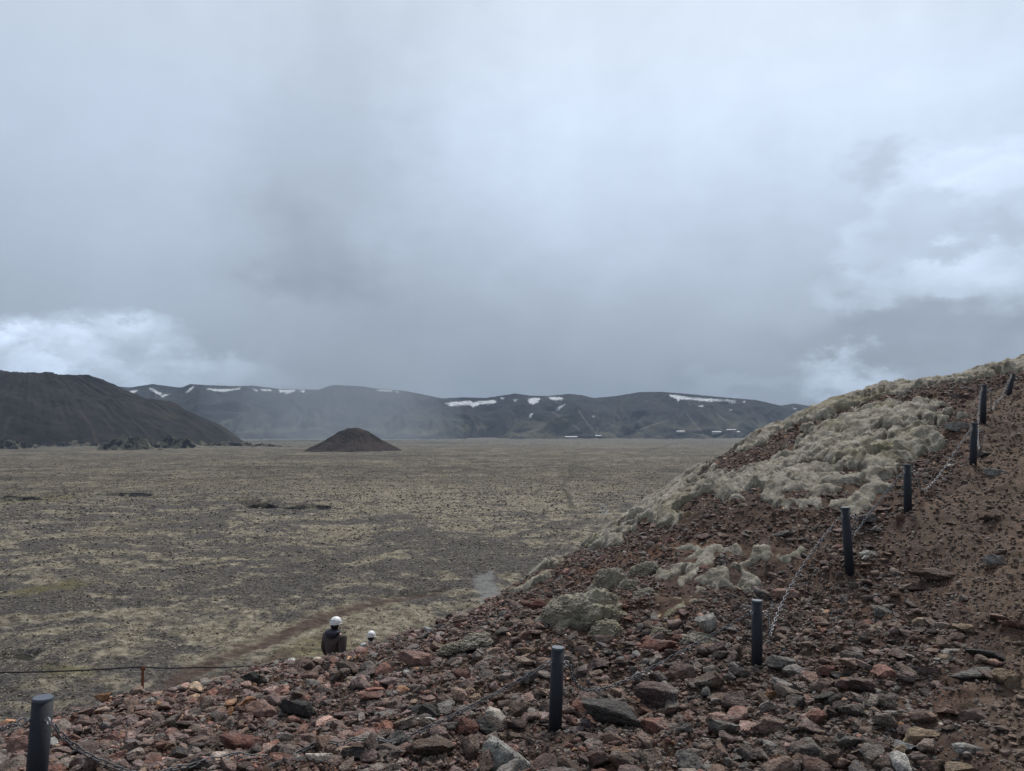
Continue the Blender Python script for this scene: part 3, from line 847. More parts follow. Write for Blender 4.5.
def scatter_mesh(name, x, y, z, size, flat, widen, yaw, tint, sub, nproto, seed, sink=0.2, smooth=False, sinkv=None):
    VV, FF, CC = [], [], []; base = 0; r = np.random.default_rng(seed)
    pid = r.integers(0, nproto, len(x)); ta = r.normal(0, 0.22, len(x)); tb = r.normal(0, 0.22, len(x))
    for p in range(nproto):
        k = np.where(pid == p)[0]
        if len(k) == 0: continue
        V, Fc = rock_shape(sub, seed * 50 + p, cuts=8 if sub > 1 else 5)
        W_ = V[None] * np.stack([size[k], size[k] * widen[k], size[k] * flat[k]], -1)[:, None, :]
        X_, Y_, Z_ = W_[..., 0], W_[..., 1], W_[..., 2]
        c, s = np.cos(ta[k])[:, None], np.sin(ta[k])[:, None]; Y_, Z_ = Y_ * c - Z_ * s, Y_ * s + Z_ * c
        c, s = np.cos(tb[k])[:, None], np.sin(tb[k])[:, None]; X_, Z_ = X_ * c + Z_ * s, -X_ * s + Z_ * c
        c, s = np.cos(yaw[k])[:, None], np.sin(yaw[k])[:, None]; X_, Y_ = X_ * c - Y_ * s, X_ * s + Y_ * c
        Z_ = Z_ + (z[k] + size[k] * flat[k] * (1 - 2 * sink))[:, None]
        VV.append(np.stack([X_ + x[k][:, None], Y_ + y[k][:, None], Z_], -1).reshape(-1, 3))
        FF.append((Fc[None] + (np.arange(len(k)) * len(V))[:, None, None] + base).reshape(-1, 3)); base += len(k) * len(V)
        CC.append(np.repeat(tint[k], len(V), 0))
    return np.concatenate(VV), np.concatenate(FF), np.concatenate(CC)


parts = []; nsm = 0
rest = ~isind
a = rest & (pxs > 11); b = rest & ~a
for msk, sub, npr in ((a, 3, 16), (b, 2, 16)):
    if msk.sum(): parts.append(scatter_mesh("r", x[msk], y[msk], zz[msk], size[msk], flatn[msk], widen[msk], yaw[msk], tint[msk], sub, npr, 60 + sub))
# gravel between them
for (n, rmin, rmax, lo, hi, seed, sub) in ((110000, 2.3, 17.0, 0.011, 0.024, 81, 1), (80000, 2.3, 8.0, 0.005, 0.011, 82, 1)):
    gx, gy, r = sample_xy(n, rmin, rmax, seed); dn, sdp, ms = density(gx, gy)
    dn = np.where(ms > -0.02, 0.0, np.maximum(dn, 0.38)); dn = np.where(sdp > 0.1, np.maximum(dn * 0.7, 0.48), dn)
    k = r.random(n) < dn; gx, gy = gx[k], gy[k]; s_ = lo * (1 - r.random(len(gx)) * (1 - (lo / hi) ** 2)) ** -0.5
    tn, _ = pick_tint(gx, gy, r)
    parts.append(scatter_mesh("g", gx, gy, surf(gx, gy), s_, r.uniform(.4, .9, len(gx)), r.uniform(.6, 1, len(gx)), r.uniform(0, 6.28, len(gx)), tn, sub, 12, seed, 0.15))
nsm = len(parts[0][1]); VV, FF, CC, bs = [], [], [], 0
for (a_, b_, c_) in parts: VV.append(a_); FF.append(b_ + bs); CC.append(c_); bs += len(a_)
VV = np.concatenate(VV); FF = np.concatenate(FF); CC = np.concatenate(CC)
print("rubble tris", len(FF), "individual", NI + n_rock)
tag(link("rubble", mesh_np("rubble", VV, FF, MAT_ROCK, np.arange(len(FF)) < nsm, None, {'tint': CC})), "loose red-brown and grey volcanic rubble and gravel strewn over the slope", "rubble", None, 'stuff')
del VV, FF, CC, parts

# ------------------------------------------------------------------ the plain
def uvline(pts): return [tuple(P(u, v, 35 * F / (v - HV))[:2]) for u, v in pts]


pv = np.concatenate([np.linspace(436.0, 740, 720)]); pr = 35.0 * F / (pv - HV)
prr = np.concatenate([np.geomspace(12, pr[-1], 30)[:-1], pr[::-1], np.geomspace(pr[0], 9500, 14)[1:]])
paz = np.unique(np.concatenate([np.radians(np.arange(-180, -44, 3.0)), np.radians(np.linspace(-44, 44, 1150)), np.radians(np.arange(44, 180.1, 3.0))]))
R_, A_ = np.meshgrid(prr, paz, indexing='ij'); X = R_ * np.sin(A_); Y = R_ * np.cos(A_); D = R_
U, Vv = proj(X, Y, np.zeros_like(X))
rust = np.zeros_like(X); dark = np.zeros_like(X); pale = np.zeros_like(X); yel = np.zeros_like(X); trench = np.zeros_like(X)
wob = fbm(X * 0.09, Y * 0.09, 4, 91)
front = Y > 20
RUST = [(165, 682), (205, 660), (262, 640), (330, 613), (385, 598), (440, 588)]
dl = d_line(X, Y, uvline(RUST)) + 1.5 * wob; rust = np.maximum(rust, smst(dl + 1.6 * fbm(X * 0.5, Y * 0.5, 4, 99), 3.8, 0.6))
dl = d_line(X, Y, uvline([(225, 672), (290, 646), (345, 624)])) + 1.5 * wob + 0.8 * fbm(X * 0.6, Y * 0.6, 3, 89); rust = np.maximum(rust, 0.8 * smst(dl, 1.6, 0.5))
for pts, w in (([(572, 507), (567, 492), (561, 486), (570, 477), (572, 469), (584, 462)], 2.0), ([(640, 452), (662, 447), (690, 441)], 6)):
    dl = d_line(X, Y, uvline(pts)) + 0.8 * wob; dark = np.maximum(dark, 0.55 * smst(dl, w * 1.2, w * 0.4))
for pts, w, dd in (([(244, 499), (262, 504), (290, 505.5), (334, 504)], 9, 2.0), ([(-20, 497), (20, 497), (50, 494)], 11, 2.2), ([(60, 491), (120, 491), (155, 491)], 7.0, 1.5), ([(605, 483), (648, 484)], 4, 1.0),
                   ([(0, 652), (24, 652)], 2.2, 0.6), ([(300, 613), (345, 625)], 0.8, 0.3), ([(380, 592), (440, 586)], 2.4, 0.5), ([(408, 455), (470, 470), (560, 484)], 4, 0.3)):
    dl = d_line(X, Y, uvline(pts)) + w * 0.7 * wob + w * 0.6 * fbm(X * 0.4, Y * 0.4, 2, 94)
    m = smst(dl, w, w * 0.35) * (0.9 if dd > 0.4 else 0.35); dark = np.maximum(dark, m); trench = np.maximum(trench, dd * smst(dl, w * 1.4, w * 0.3))
for poly in ([(470, 577), (492, 571), (500, 585), (500, 600), (484, 604), (476, 590)], [(600, 504), (606, 504), (609, 513), (601, 514)]):
    s = sd_poly(X, Y, uvline(poly)) + 0.8 * wob; pale = np.maximum(pale, smst(s + 0.8 * fbm(X * 0.7, Y * 0.7, 3, 87), -0.4, 0.9) * 0.75 * front)
for poly in ([(40, 662), (95, 655), (95, 668), (45, 672)], [(265, 655), (330, 628), (350, 640), (300, 668)], [(0, 590), (70, 577), (95, 583), (20, 594)], [(0, 498), (80, 494), (70, 500), (0, 502)]):
    s = sd_poly(X, Y, uvline(poly)) + 2.5 * wob; yel = np.maximum(yel, smst(s, -1.5, 2.0) * 0.55 * front)
mossy = np.zeros_like(X)
for u, v, ru, rv, am in ((250, 560, 260, 22, -0.07), (120, 600, 220, 16, -0.05), (200, 520, 330, 14, -0.03), (480, 560, 110, 26, -0.10), (480, 620, 90, 12, -0.05), (330, 640, 130, 30, 0.14), (90, 640, 150, 22, 0.06), (300, 580, 100, 14, 0.0),
                         (80, 560, 160, 14, 0.10), (230, 480, 400, 16, 0.08), (450, 500, 150, 18, 0.10), (370, 622, 60, 16, 0.25), (590, 520, 60, 20, 0.05)):
    q = ((U - u) / ru) ** 2 + ((Vv - v) / rv) ** 2; mossy += am * np.exp(-q * 1.2)
lava = smst(D, 1500, 2100) * smst(wob + 0.35 * fbm(X * 0.004, Y * 0.004, 3, 97), -0.5, 0.2)
fade1 = np.clip(260 / D, 0.25, 1)
z = 0.70 * fbm(X * 0.045, Y * 0.045, 3, 92) + 0.42 * np.clip(400 / D, 0.4, 1) * fbm(X * 0.25, Y * 0.25, 3, 93) + 0.13 * np.clip(200 / D, 0, 1) * fbm(X * 0.9, Y * 0.9, 2, 95)
z = z + 1.6 * smst(D, 400, 1500) * fbm(X * 0.006, Y * 0.006, 3, 96) + 0.8 * smst(D, 350, 900) * fbm(X * 0.035, Y * 0.035, 4, 86, 0.65) - trench - 0.25 * rust
z = z + lava * 4.0 * np.abs(fbm(X * 0.02, Y * 0.02, 3, 98))
Vp = np.stack([X, Y, z], -1).reshape(-1, 3); Fp = grid_faces(len(prr), len(paz))[:, ::-1]
at = {'rust': rust.ravel(), 'dark': dark.ravel(), 'pale': pale.ravel(), 'yellow': yel.ravel(), 'dist': D.ravel(), 'mossy': mossy.ravel(), 'lava': lava.ravel()}
isr = at['rust'][Fp].mean(1) > 0.5
v_, f_, a_ = compact(Vp, Fp[~isr], at)
tag(link("plain", mesh_np("plain", v_, f_, MAT_PLAIN, True, a_)), "wide mossy lava plain with bare dark gravel patches", None, None, 'structure')
v_, f_, a_ = compact(Vp, Fp[isr], at)
tag(link("dirt_track", mesh_np("dirt_track", v_, f_, MAT_TRACK, True, a_)), "rust-brown dirt track crossing the plain below the hikers", None, None, 'structure')


# loose stones and hummocks scattered over the plain
r = np.random.default_rng(404); n = 150000
vs_ = HV + np.exp(r.uniform(math.log(20), math.log(290), n)); dd_ = 35 * F / (vs_ - HV); aa_ = np.radians(r.uniform(-38, 30, n))
sx_, sy_ = dd_ * np.sin(aa_), dd_ * np.cos(aa_)
cl = fbm(sx_ * 0.05, sy_ * 0.08, 4, 405, 0.6) + 0.5 * fbm(sx_ * 0.3, sy_ * 0.3, 2, 406)
kk = (r.random(n) < 0.25 + 0.75 * smst(cl, -0.3, 0.4)) & (d_line(sx_, sy_, uvline(RUST)) > 4) & (sd_poly(sx_, sy_, uvline([(468, 575), (492, 569), (503, 585), (503, 604), (484, 606), (474, 590)])) < 0)
sx_, sy_, dd_, cl = sx_[kk], sy_[kk], dd_[kk], cl[kk]; n = len(sx_)
ang = (np.arctan2(sx_, sy_)); ri = np.interp(np.hypot(sx_, sy_), prr, np.arange(len(prr))); ci = np.interp(ang, paz, np.arange(len(paz)))
zs_ = z[np.clip(ri.round().astype(int), 0, len(prr) - 1), np.clip(ci.round().astype(int), 0, len(paz) - 1)]
sz_ = 0.10 * (1 - r.random(n)) ** (-1 / 3.0) * np.clip(dd_ / 160, 0.8, 2.6); sz_ = np.minimum(sz_, 0.26 * np.clip(dd_ / 160, 0.8, 2.4))
ismoss = r.random(n) < 0.5
tn_ = np.where(ismoss[:, None], np.array([[0.24, 0.208, 0.150]]), np.array([[0.075, 0.067, 0.059]])) * r.uniform(0.6, 1.4, (n, 1))
a_, b_, c_ = scatter_mesh("s", sx_, sy_, zs_, sz_, r.uniform(.4, .8, n), r.uniform(.6, 1, n), r.uniform(0, 6.28, n), tn_, 1, 12, 91, 0.25)
tag(link("lava_stones", mesh_np("lava_stones", a_, b_, MAT_ROCK, False, None, {'tint': c_})), "small dark lava stones and pale moss hummocks scattered over the plain", "lava stones", None, 'stuff')

# ------------------------------------------------------------------ cones
def cone_mat(name, ca, cb, cm, streak):
    m, t, b = new_mat(name); g = t.node('ShaderNodeTexCoord').outputs['Object']
    n1 = t.noise(g, 0.012, 8, 0.75, 0.5); n2 = t.noise(g, 0.12, 5, 0.7)
    c = t.mix(t.smooth(n1.outputs[0], 0.40, 0.60), ca, cb)
    st = attr(t, 'streak')
    c = t.mix(t.math('MULTIPLY', st, streak), c, cm)
    c = t.mix(t.smooth(n2.outputs[0], 0.3, 0.7, 0.35, 0.0), c, (0.02, 0.018, 0.018))
    t.l.new(c, b.inputs['Base Color']); b.inputs['Roughness'].default_value = 1.0; b.inputs['Specular IOR Level'].default_value = 0.1
    bump(t, b, n2.outputs[0], 0.7, 4.0)
    return m


def cone(name, label, u, d, prof, mat, gully, seed, streaks):
    c = P(u, HV, d); nr, na = 170, 900
    rho = np.linspace(0, prof[-1][0], nr); a = np.linspace(0, 2 * math.pi, na)
    Rr, Aa = np.meshgrid(rho, a, indexing='ij')
    px_, pz_ = np.array(prof, float).T
    h = np.interp(rho, px_, pz_)
    ker = np.ones(7) / 7; h2 = np.convolve(np.pad(h, 3, 'edge'), ker, 'valid'); hz = np.repeat(h2[:, None], na, 1)
    ca, sa = np.cos(Aa), np.sin(Aa); R0 = prof[-1][0]
    wrp = 0.025 * R0 * fbm(ca * 1.5 + seed, sa * 1.5, 3, seed)
    g1 = fbm(ca * 6, sa * 6 + Rr / R0 * 1.5, 4, seed + 1) + 0.35 * fbm(ca * 30 + wrp * 0.02, sa * 30 + Rr / R0 * 3, 3, seed + 2)
    env = smst(Rr, 0.15 * R0, 0.4 * R0) * smst(Rr, R0, 0.85 * R0)
    hz = hz + gully * env * g1 - 0.02
    x_ = (Rr + wrp * smst(Rr, 0.2 * R0, R0)) * ca; y_ = (Rr + wrp * smst(Rr, 0.2 * R0, R0)) * sa
    hz = hz + gully * 0.8 * fbm(x_ / R0 * 9, y_ / R0 * 9, 4, seed + 5) * smst(Rr, R0, 0.9 * R0)
    hz = hz - 3 * smst(Rr, 0.93 * R0, R0)
    st = smst(fbm(ca * 70, sa * 70 + Rr / R0 * 2.5, 4, seed + 3, 0.7), 0.15, 0.8) * smst(Rr, 0.25 * R0, 0.8 * R0) * (0.3 + 0.7 * smst(fbm(ca * 3, sa * 3, 2, seed + 9), -0.1, 0.4))
    if streaks: st = np.maximum(st, smst(fbm(x_ / R0 * 3, y_ / R0 * 3, 4, seed + 8), 0.1, 0.5) * smst(Rr, .5 * R0, .9 * R0) * 0.8)
    V = np.stack([x_, y_, hz], -1).reshape(-1, 3)
    me = mesh_np(name, V, grid_faces(nr, na), mat, True, {'streak': st.ravel()})
    tag(link(name, me, None, (c[0], c[1], 0)), label, None, None, 'structure')


MC = cone_mat("cone_scoria", (0.009, 0.009, 0.011), (0.028, 0.023, 0.022), (0.10, 0.088, 0.064), 0.35)
MC2 = cone_mat("small_cone_scoria", (0.026, 0.021, 0.020), (0.062, 0.045, 0.039), (0.12, 0.10, 0.068), 0.35)
k = 2300 / F
cone("volcanic_cone", "big dark scoria volcano with a flat top at the left", 22, 2300,
     [(0, 35 + 56.5 * k), (18 * k, 35 + 57 * k), (40 * k, 35 + 56.5 * k), (66 * k, 35 + 55 * k), (72 * k, 35 + 52.5 * k), (88 * k, 35 + 44 * k), (110 * k, 35 + 34 * k), (138 * k, 35 + 29 * k), (159 * k, 35 + 18 * k), (186 * k, 35 + 4.0 * k), (204 * k, 35 - 8.0 * k), (212 * k, 0)],
     MC, 8.0, 120, True)
k = 1400 / F
cone("small_volcanic_cone", "small reddish brown cone standing alone on the plain", 354, 1400,
     [(0, 35 + 4.2 * k), (6 * k, 35 + 3.8 * k), (14 * k, 35 + 0.2 * k), (22 * k, 35 - 5.0 * k), (30 * k, 35 - 9.8 * k), (38 * k, 35 - 14 * k), (45 * k, 35 - 17.5 * k), (49 * k, 0)], MC2, 1.2, 140, False)

# lava outcrops at the foot of the big cone
ml, t_, b_ = new_mat("lava_crag"); g_ = geo(t_)
nn = t_.noise(g_, 0.06, 5, 0.6); c_ = t_.mix(t_.smooth(nn.outputs[0], 0.46, 0.56), (0.016, 0.015, 0.017), (0.17, 0.155, 0.115))
t_.l.new(c_, b_.inputs['Base Color']); b_.inputs['Roughness'].default_value = 1.0
bump(t_, b_, t_.noise(g_, 0.3, 5, 0.7).outputs[0], 0.8, 2.0)
for i, (u, vb, vt, w, lab) in enumerate([(128, 449.5, 431, 58, "dark jagged lava crag in front of the big cone"), (177, 448, 433.5, 46, "second jagged lava crag right of the darkest one"),
                                         (48, 446, 434.5, 60, "low grey lava crag at the left foot of the cone"), (10, 449, 437, 50, "mossy lava crag at the left frame edge"), (110, 446.5, 441.5, 300, "long low jagged lava edge running along the foot of the big cone"),
                                         (262, 506, 501.5, 34, "short black lava rib on the open plain"), (310, 507, 503.5, 52, "long thin black lava rib right of the short one"), (14, 499.5, 494.5, 74, "dark lava rib at the left frame edge"), (128, 494.5, 491.5, 70, "faint low lava rib on the left plain")]):
    d = 35 * F / (vb - HV); k = d / F; p = P(u, vb, d); hh = (vb - vt) * k * (0.72 if vb < 460 and w < 200 else 0.95); rx = w * k / 2
    n = 110 if w < 200 else 420; gx, gy = np.meshgrid(np.linspace(-1.3, 1.3, n), np.linspace(-1.3, 1.3, n), indexing='xy')
    rr = np.hypot(gx + 0.25 * fbm(gx * 2, gy * 2, 3, 200 + i), gy + 0.25 * fbm(gx * 2 + 5, gy * 2, 3, 201 + i))
    hz = smst(rr, 1.12, 0.45) * (0.50 + 0.42 * fbm(gx * 1.8, gy * 1.8, 3, 202 + i) + 0.22 * np.abs(fbm(gx * 9, gy * 9, 4, 206 + i)) + 0.22 * (1 - worley(gx * 6, gy * 6, 203 + i)[0]))
    if w > 200: hz = smst(np.abs(gy), 1.2, 0.3) * smst(np.abs(gx), 1.3, 0.9) * np.clip(0.35 + 0.9 * fbm(gx * 9, gy * 1.2, 5, 240, 0.65), 0, 1.3)
    V = np.stack([gx * rx, gy * rx * ((0.6 if vb < 460 else 0.35) if w < 200 else 0.12), hz * hh * 1.1 - min(1.0, hh * 0.25)], -1).reshape(-1, 3)
    tag(link("lava_outcrop", mesh_np("lava_outcrop", V, grid_faces(n, n), ml, False), None, (p[0], p[1], 0)), lab, None, None, 'structure')

# ------------------------------------------------------------------ mountain range
SKY = [(-420, 380), (-250, 383), (-120, 386), (0, 387), (80, 386.5), (113, 386), (130, 387.5), (152, 384), (175, 387), (182, 387.5), (190, 384), (205, 385), (230, 386), (244, 386), (252, 385.6), (281, 389), (319, 389.7), (330, 385.6),
       (336, 385), (363, 386.4), (377, 388.6), (404, 390.8), (426, 395), (442, 398.4), (464, 397.3), (486, 398), (508, 394.6), (515, 393.4), (530, 395.6), (547, 396), (569, 393.8), (581, 395), (594, 398), (616, 396), (640, 392),
       (662, 391.9), (687, 393.8), (719, 397), (756, 400), (775, 404.4), (781, 405.6), (794, 403.4), (812, 406.6), (850, 412), (950, 408), (1100, 400), (1300, 405), (1450, 400)]
su, sv = np.array(SKY, float).T
mu = np.arange(-420, 1440, 0.9); nd2 = 230
svv = np.interp(mu, su, sv) + 0.25 * fbm(mu * 0.25, mu * 0, 3, 300)
Dr = 5300 + 250 * fbm(mu * 0.006, mu * 0 + 3, 2, 301); Df = 3650 + 180 * fbm(mu * 0.01, mu * 0, 3, 302)
s = np.concatenate([np.linspace(0, 1, 200), np.linspace(1.02, 1.8, 30)])
Sg, Ug = np.meshgrid(s, mu, indexing='ij')
Dg = Df[None] + (Dr - Df)[None] * Sg
slope = ((HV - svv) / F)[None]
Zr = (H + slope * Dr[None])
gx = (Ug - CU) / F * 5000; warp = 260 * fbm(gx / 900, Dg / 900, 3, 303)
spur = fbm((gx + warp) / 520, Dg / 1500, 4, 304, 0.55)
gul = np.abs(fbm((gx + warp) / 190, Dg / 700, 3, 305))
pf = np.interp(Sg, [0, 0.15, 0.4, 0.7, 0.92, 1.0, 1.4, 1.8], [0, 0.05, 0.24, 0.62, 0.93, 1.0, 0.9, 0.3])
Zg = Zr * pf + np.clip(np.sin(np.pi * np.clip(Sg, 0, 1)), 0, 1) ** 0.8 * (95 * spur - 75 * gul)
lim = H + slope * Dg - 0.6 * (Dr[None] - Dg) / 100
Zg = np.where(Sg < 0.995, np.minimum(Zg, lim), Zg); Zg = np.where(Sg < 0.02, -5, Zg)
Zg = np.maximum(Zg, -5)
Xg = (Ug - CU) / F * Dg / CP
Um, Vm2 = proj(Xg, Dg, Zg)
SNOW = [[(126, 393), (131, 390.5), (139, 389.5), (136, 392), (129, 394.5)], [(149, 388), (152, 388), (162, 393.5), (161, 396), (150, 390)], [(160, 396.5), (165, 394), (170, 394), (163, 397.5)],
        [(186, 392), (190, 388), (194, 386), (193, 389), (188, 392.5)], [(206, 388), (218, 389), (232, 389), (241, 387.5), (240, 389), (225, 392), (214, 391), (207, 389.5)], [(251, 388), (258, 390), (257, 391.5)],
        [(260, 389), (270, 389), (272, 391), (262, 391)], [(279, 389.7), (294, 389.7), (295, 391), (289, 393), (286, 395), (284, 392), (280, 393)], [(300, 390), (305, 390), (304, 392.5), (300, 392)],
        [(377, 389.5), (392, 390.2), (392, 391.6), (378, 391)], [(395, 391.5), (399, 391.8), (398, 392.8)],
        [(445, 403), (452, 402), (470, 400.5), (473, 402.5), (480, 400.8), (494, 400), (497, 402), (494, 403.8), (480, 404.5), (473, 407.5), (470, 405), (458, 405.5), (450, 406.3)],
        [(500, 398), (504, 397.6), (503, 399.6)], [(513, 399), (518, 400), (515, 401.6)], [(528, 399.5), (533, 397.5), (540, 398), (539, 402), (533, 404.5), (529, 403)],
        [(548, 397), (553, 396.8), (563, 397.5), (562, 399.8), (552, 400.3)], [(556, 409), (560, 406), (565, 404.5), (561, 408), (558, 411)], [(528, 417), (530, 414), (533, 413), (532, 416), (529, 418)],
        [(669, 394.5), (676, 395), (690, 397.3), (705, 398.3), (720, 399), (736, 400.3), (735, 401.6), (715, 401.6), (700, 400.8), (688, 399.5), (680, 399.5), (678, 402), (676, 398.5), (670, 396.5)],
        [(698, 405.5), (704, 405.5), (702, 407)], [(728, 402), (735, 402.5), (731, 404)], [(742, 401), (746, 401), (744, 402.5)], [(729, 409), (732, 410), (731, 411.5)], [(792, 407.5), (796, 408.5), (794, 409.4)],
        [(592, 415.5), (595, 416), (593, 417.2)]]
snow = np.full(Ug.shape, -9.0)
for p in SNOW: snow = np.maximum(snow, sd_poly(Um, Vm2, p))
snow = smst(snow + 0.9 * fbm(Um * 0.6, Vm2 * 1.0, 4, 310, 0.65), -0.35, 0.6) * (Sg <= 1.0)
track = np.zeros_like(Ug)
for L in ([(687, 414), (693, 422), (702, 432)], [(578, 410), (588, 424), (598, 436)], [(592, 428), (598, 428), (596, 436)], [(716, 413), (730, 424), (748, 431)], [(640, 430), (655, 424), (668, 421)], [(552, 412), (572, 424), (585, 434)]):
    track = np.maximum(track, smst(d_line(Um, Vm2, L), 0.9, 0.3) * (Sg < 1))
V = np.stack([Xg, Dg, Zg], -1).reshape(-1, 3)
mm, t, b = new_mat("mountain_rock"); g = geo(t)
n1 = t.noise(g, 0.0028, 6, 0.6, 0.5); n2 = t.noise(g, 0.012, 6, 0.7); n3 = t.noise(g, 0.004, 4, 0.5)
c = t.ramp(n1.outputs[0], [(0.35, (0.012, 0.015, 0.022)), (0.5, (0.028, 0.031, 0.038)), (0.65, (0.056, 0.056, 0.054))])
sepz = t.node('ShaderNodeSeparateXYZ'); t.l.new(g, sepz.inputs[0])
lowg = t.math('MULTIPLY', t.smooth(sepz.outputs[2], 170, 40), t.smooth(n3.outputs[0], 0.44, 0.60))
c = t.mix(t.math('MULTIPLY', lowg, 0.6), c, (0.16, 0.16, 0.105))
c = t.mix(t.smooth(n2.outputs[0], 0.35, 0.65, 0.45, 0.0), c, (0.022, 0.022, 0.026))
c = t.mix(t.math('MULTIPLY', attr(t, 'track'), 0.45), c, (0.26, 0.25, 0.22))
sf = t.math('MULTIPLY', attr(t, 'snow'), t.smooth(t.noise(g, 0.03, 6, 0.75).outputs[0], 0.36, 0.50, 0.25, 1.0))
c = t.mix(sf, c, (0.68, 0.71, 0.75))
t.l.new(c, b.inputs['Base Color']); b.inputs['Roughness'].default_value = 1.0; b.inputs['Specular IOR Level'].default_value = 0.1
bump(t, b, n2.outputs[0], 0.9, 40)
tag(link("mountain_range", mesh_np("mountain_range", V, grid_faces(len(s), len(mu))[:, ::1], mm, True, {'snow': snow.ravel(), 'track': track.ravel()})), "long blue-grey mountain ridge with snow patches across the horizon", None, None, 'structure')

# ------------------------------------------------------------------ far buildings and masts
import bmesh
def bm_box(bm, x0, x1, y0, y1, z0, z1):
    vs = [bm.verts.new((x, y, z)) for x in (x0, x1) for y in (y0, y1) for z in (z0, z1)]
    for f in ((0, 1, 3, 2), (4, 6, 7, 5), (0, 4, 5, 1), (2, 3, 7, 6), (0, 2, 6, 4), (1, 5, 7, 3)): bm.faces.new([vs[i] for i in f])
def bm_tube(bm, p0, p1, r0, r1=None, n=10, caps=True):
    from mathutils import Vector
    r1 = r0 if r1 is None else r1; p0 = Vector(p0); p1 = Vector(p1); d = (p1 - p0).normalized()
    a = d.orthogonal().normalized(); b = d.cross(a); r_ = []
    for p, r in ((p0, r0), (p1, r1)):
        r_.append([bm.verts.new(p + (a * math.cos(2 * math.pi * k / n) + b * math.sin(2 * math.pi * k / n)) * r) for k in range(n)])
    for k in range(n): bm.faces.new((r_[0][k], r_[0][(k + 1) % n], r_[1][(k + 1) % n], r_[1][k]))
    if caps: bm.faces.new(r_[0][::-1]); bm.faces.new(r_[1])
def bm_obj(name, bm, mat, parent=None, smooth=False, loc=None):
    bmesh.ops.recalc_face_normals(bm, faces=bm.faces)
    me = bpy.data.meshes.new(name); bm.to_mesh(me); bm.free(); me.materials.append(mat)
    if smooth: me.polygons.foreach_set('use_smooth', [True] * len(me.polygons))
    return link(name, me, parent, loc)
def empty(name, loc):
    o = bpy.data.objects.new(name, None); sc.collection.objects.link(o); o.location = loc; o.empty_display_size = 0.1; return o


M_WALL = plain_mat("white_cladding", (0.38, 0.39, 0.40), 0.6, nscale=0.2, amt=0.06, bmp=0)
M_ROOF = plain_mat("pale_roof", (0.55, 0.57, 0.60), 0.6, nscale=0.2, amt=0.08, bmp=0)
M_WIN = plain_mat("dark_window", (0.03, 0.035, 0.04), 0.2, nscale=1, amt=0.1, bmp=0)
M_MAST = plain_mat("mast_steel", (0.10, 0.10, 0.11), 0.6, nscale=1, amt=0.1, bmp=0)


def mount_hit(u, v):
    j = int(round((u + 420) / 0.9)); col = Vm2[:200, j]; k_ = np.where(col <= v)[0]
    i = k_[0] if len(k_) else 199
    return np.array([Xg[i, j], Dg[i, j], max(Zg[i, j], 0)])


for (u, v, w, h, lab) in [(571, 438.3, 12, 1.9, "leftmost long low white building at the mountain foot"), (598, 437.3, 6, 1.5, "small white building at the end of the pale slope road"),
                          (680, 433.8, 8, 2.4, "white building with grey roof below the snow field"), (716, 434.2, 9, 2.9, "tallest bright white building at the mountain foot"), (730, 431.2, 9, 1.4, "thin long white building uphill of the brightest one"),
                          (737, 433.8, 2.6, 2.2, "tiny white hut rightmost at the mountain foot")]:
    p = mount_hit(u, v); k = p[1] / F; w_, h_ = w * k, h * k
    e = empty("building", (p[0], p[1], p[2] - 1)); tag(e, lab, "building", "white ski-area buildings at the mountain foot")
    bm = bmesh.new(); bm_box(bm, -w_ / 2, w_ / 2, -6, 6, 0, h_ * 0.72 + 1); bm_obj("wall", bm, M_WALL, e)
    bm = bmesh.new(); z0 = h_ * 0.72 + 1.02; a = [bm.verts.new((sx * (w_ / 2 + 0.6), y, z)) for sx in (-1, 1) for (y, z) in ((-7, z0), (0, z0 + h_ * 0.3), (7, z0))]
    for f in ((0, 1, 4, 3), (1, 2, 5, 4), (0, 2, 1), (3, 4, 5), (0, 3, 5, 2)): bm.faces.new([a[i] for i in f])
    bm_obj("roof", bm, M_ROOF, e)
    nwin = max(2, int(w_ / 9))
    for q in range(nwin):
        bm = bmesh.new(); cx = -w_ / 2 + (q + 0.5) * w_ / nwin; bm_box(bm, cx - 1.2, cx + 1.2, -6.08, -6.003, 1 + h_ * 0.25, 1 + h_ * 0.5); bm_obj("window", bm, M_WIN, e)
for (u, hgt, lab) in [(679.5, 24, "tallest thin mast on the skyline above the snow field"), (652, 9, "short mast on the skyline left of the tallest mast"), (697, 7, "small lift pylon on the ridge right of the tallest mast"), (740, 7, "small lift pylon farther down the ridge to the right")]:
    j = int(round((u + 420) / 0.9)); p = (Xg[199, j], Dg[199, j], Zg[199, j] - 2)
    e = empty("mast", p); tag(e, lab, "mast", "masts on the mountain ridge")
    bm = bmesh.new(); bm_tube(bm, (0, 0, 0), (0, 0, hgt + 2), 0.9, 0.5, 8); bm_obj("pole", bm, M_MAST, e)
    bm = bmesh.new(); bm_box(bm, -2.2, 2.2, -0.4, 0.4, hgt * 0.8, hgt * 0.8 + 0.8); bm_obj("crossarm", bm, M_MAST, e)

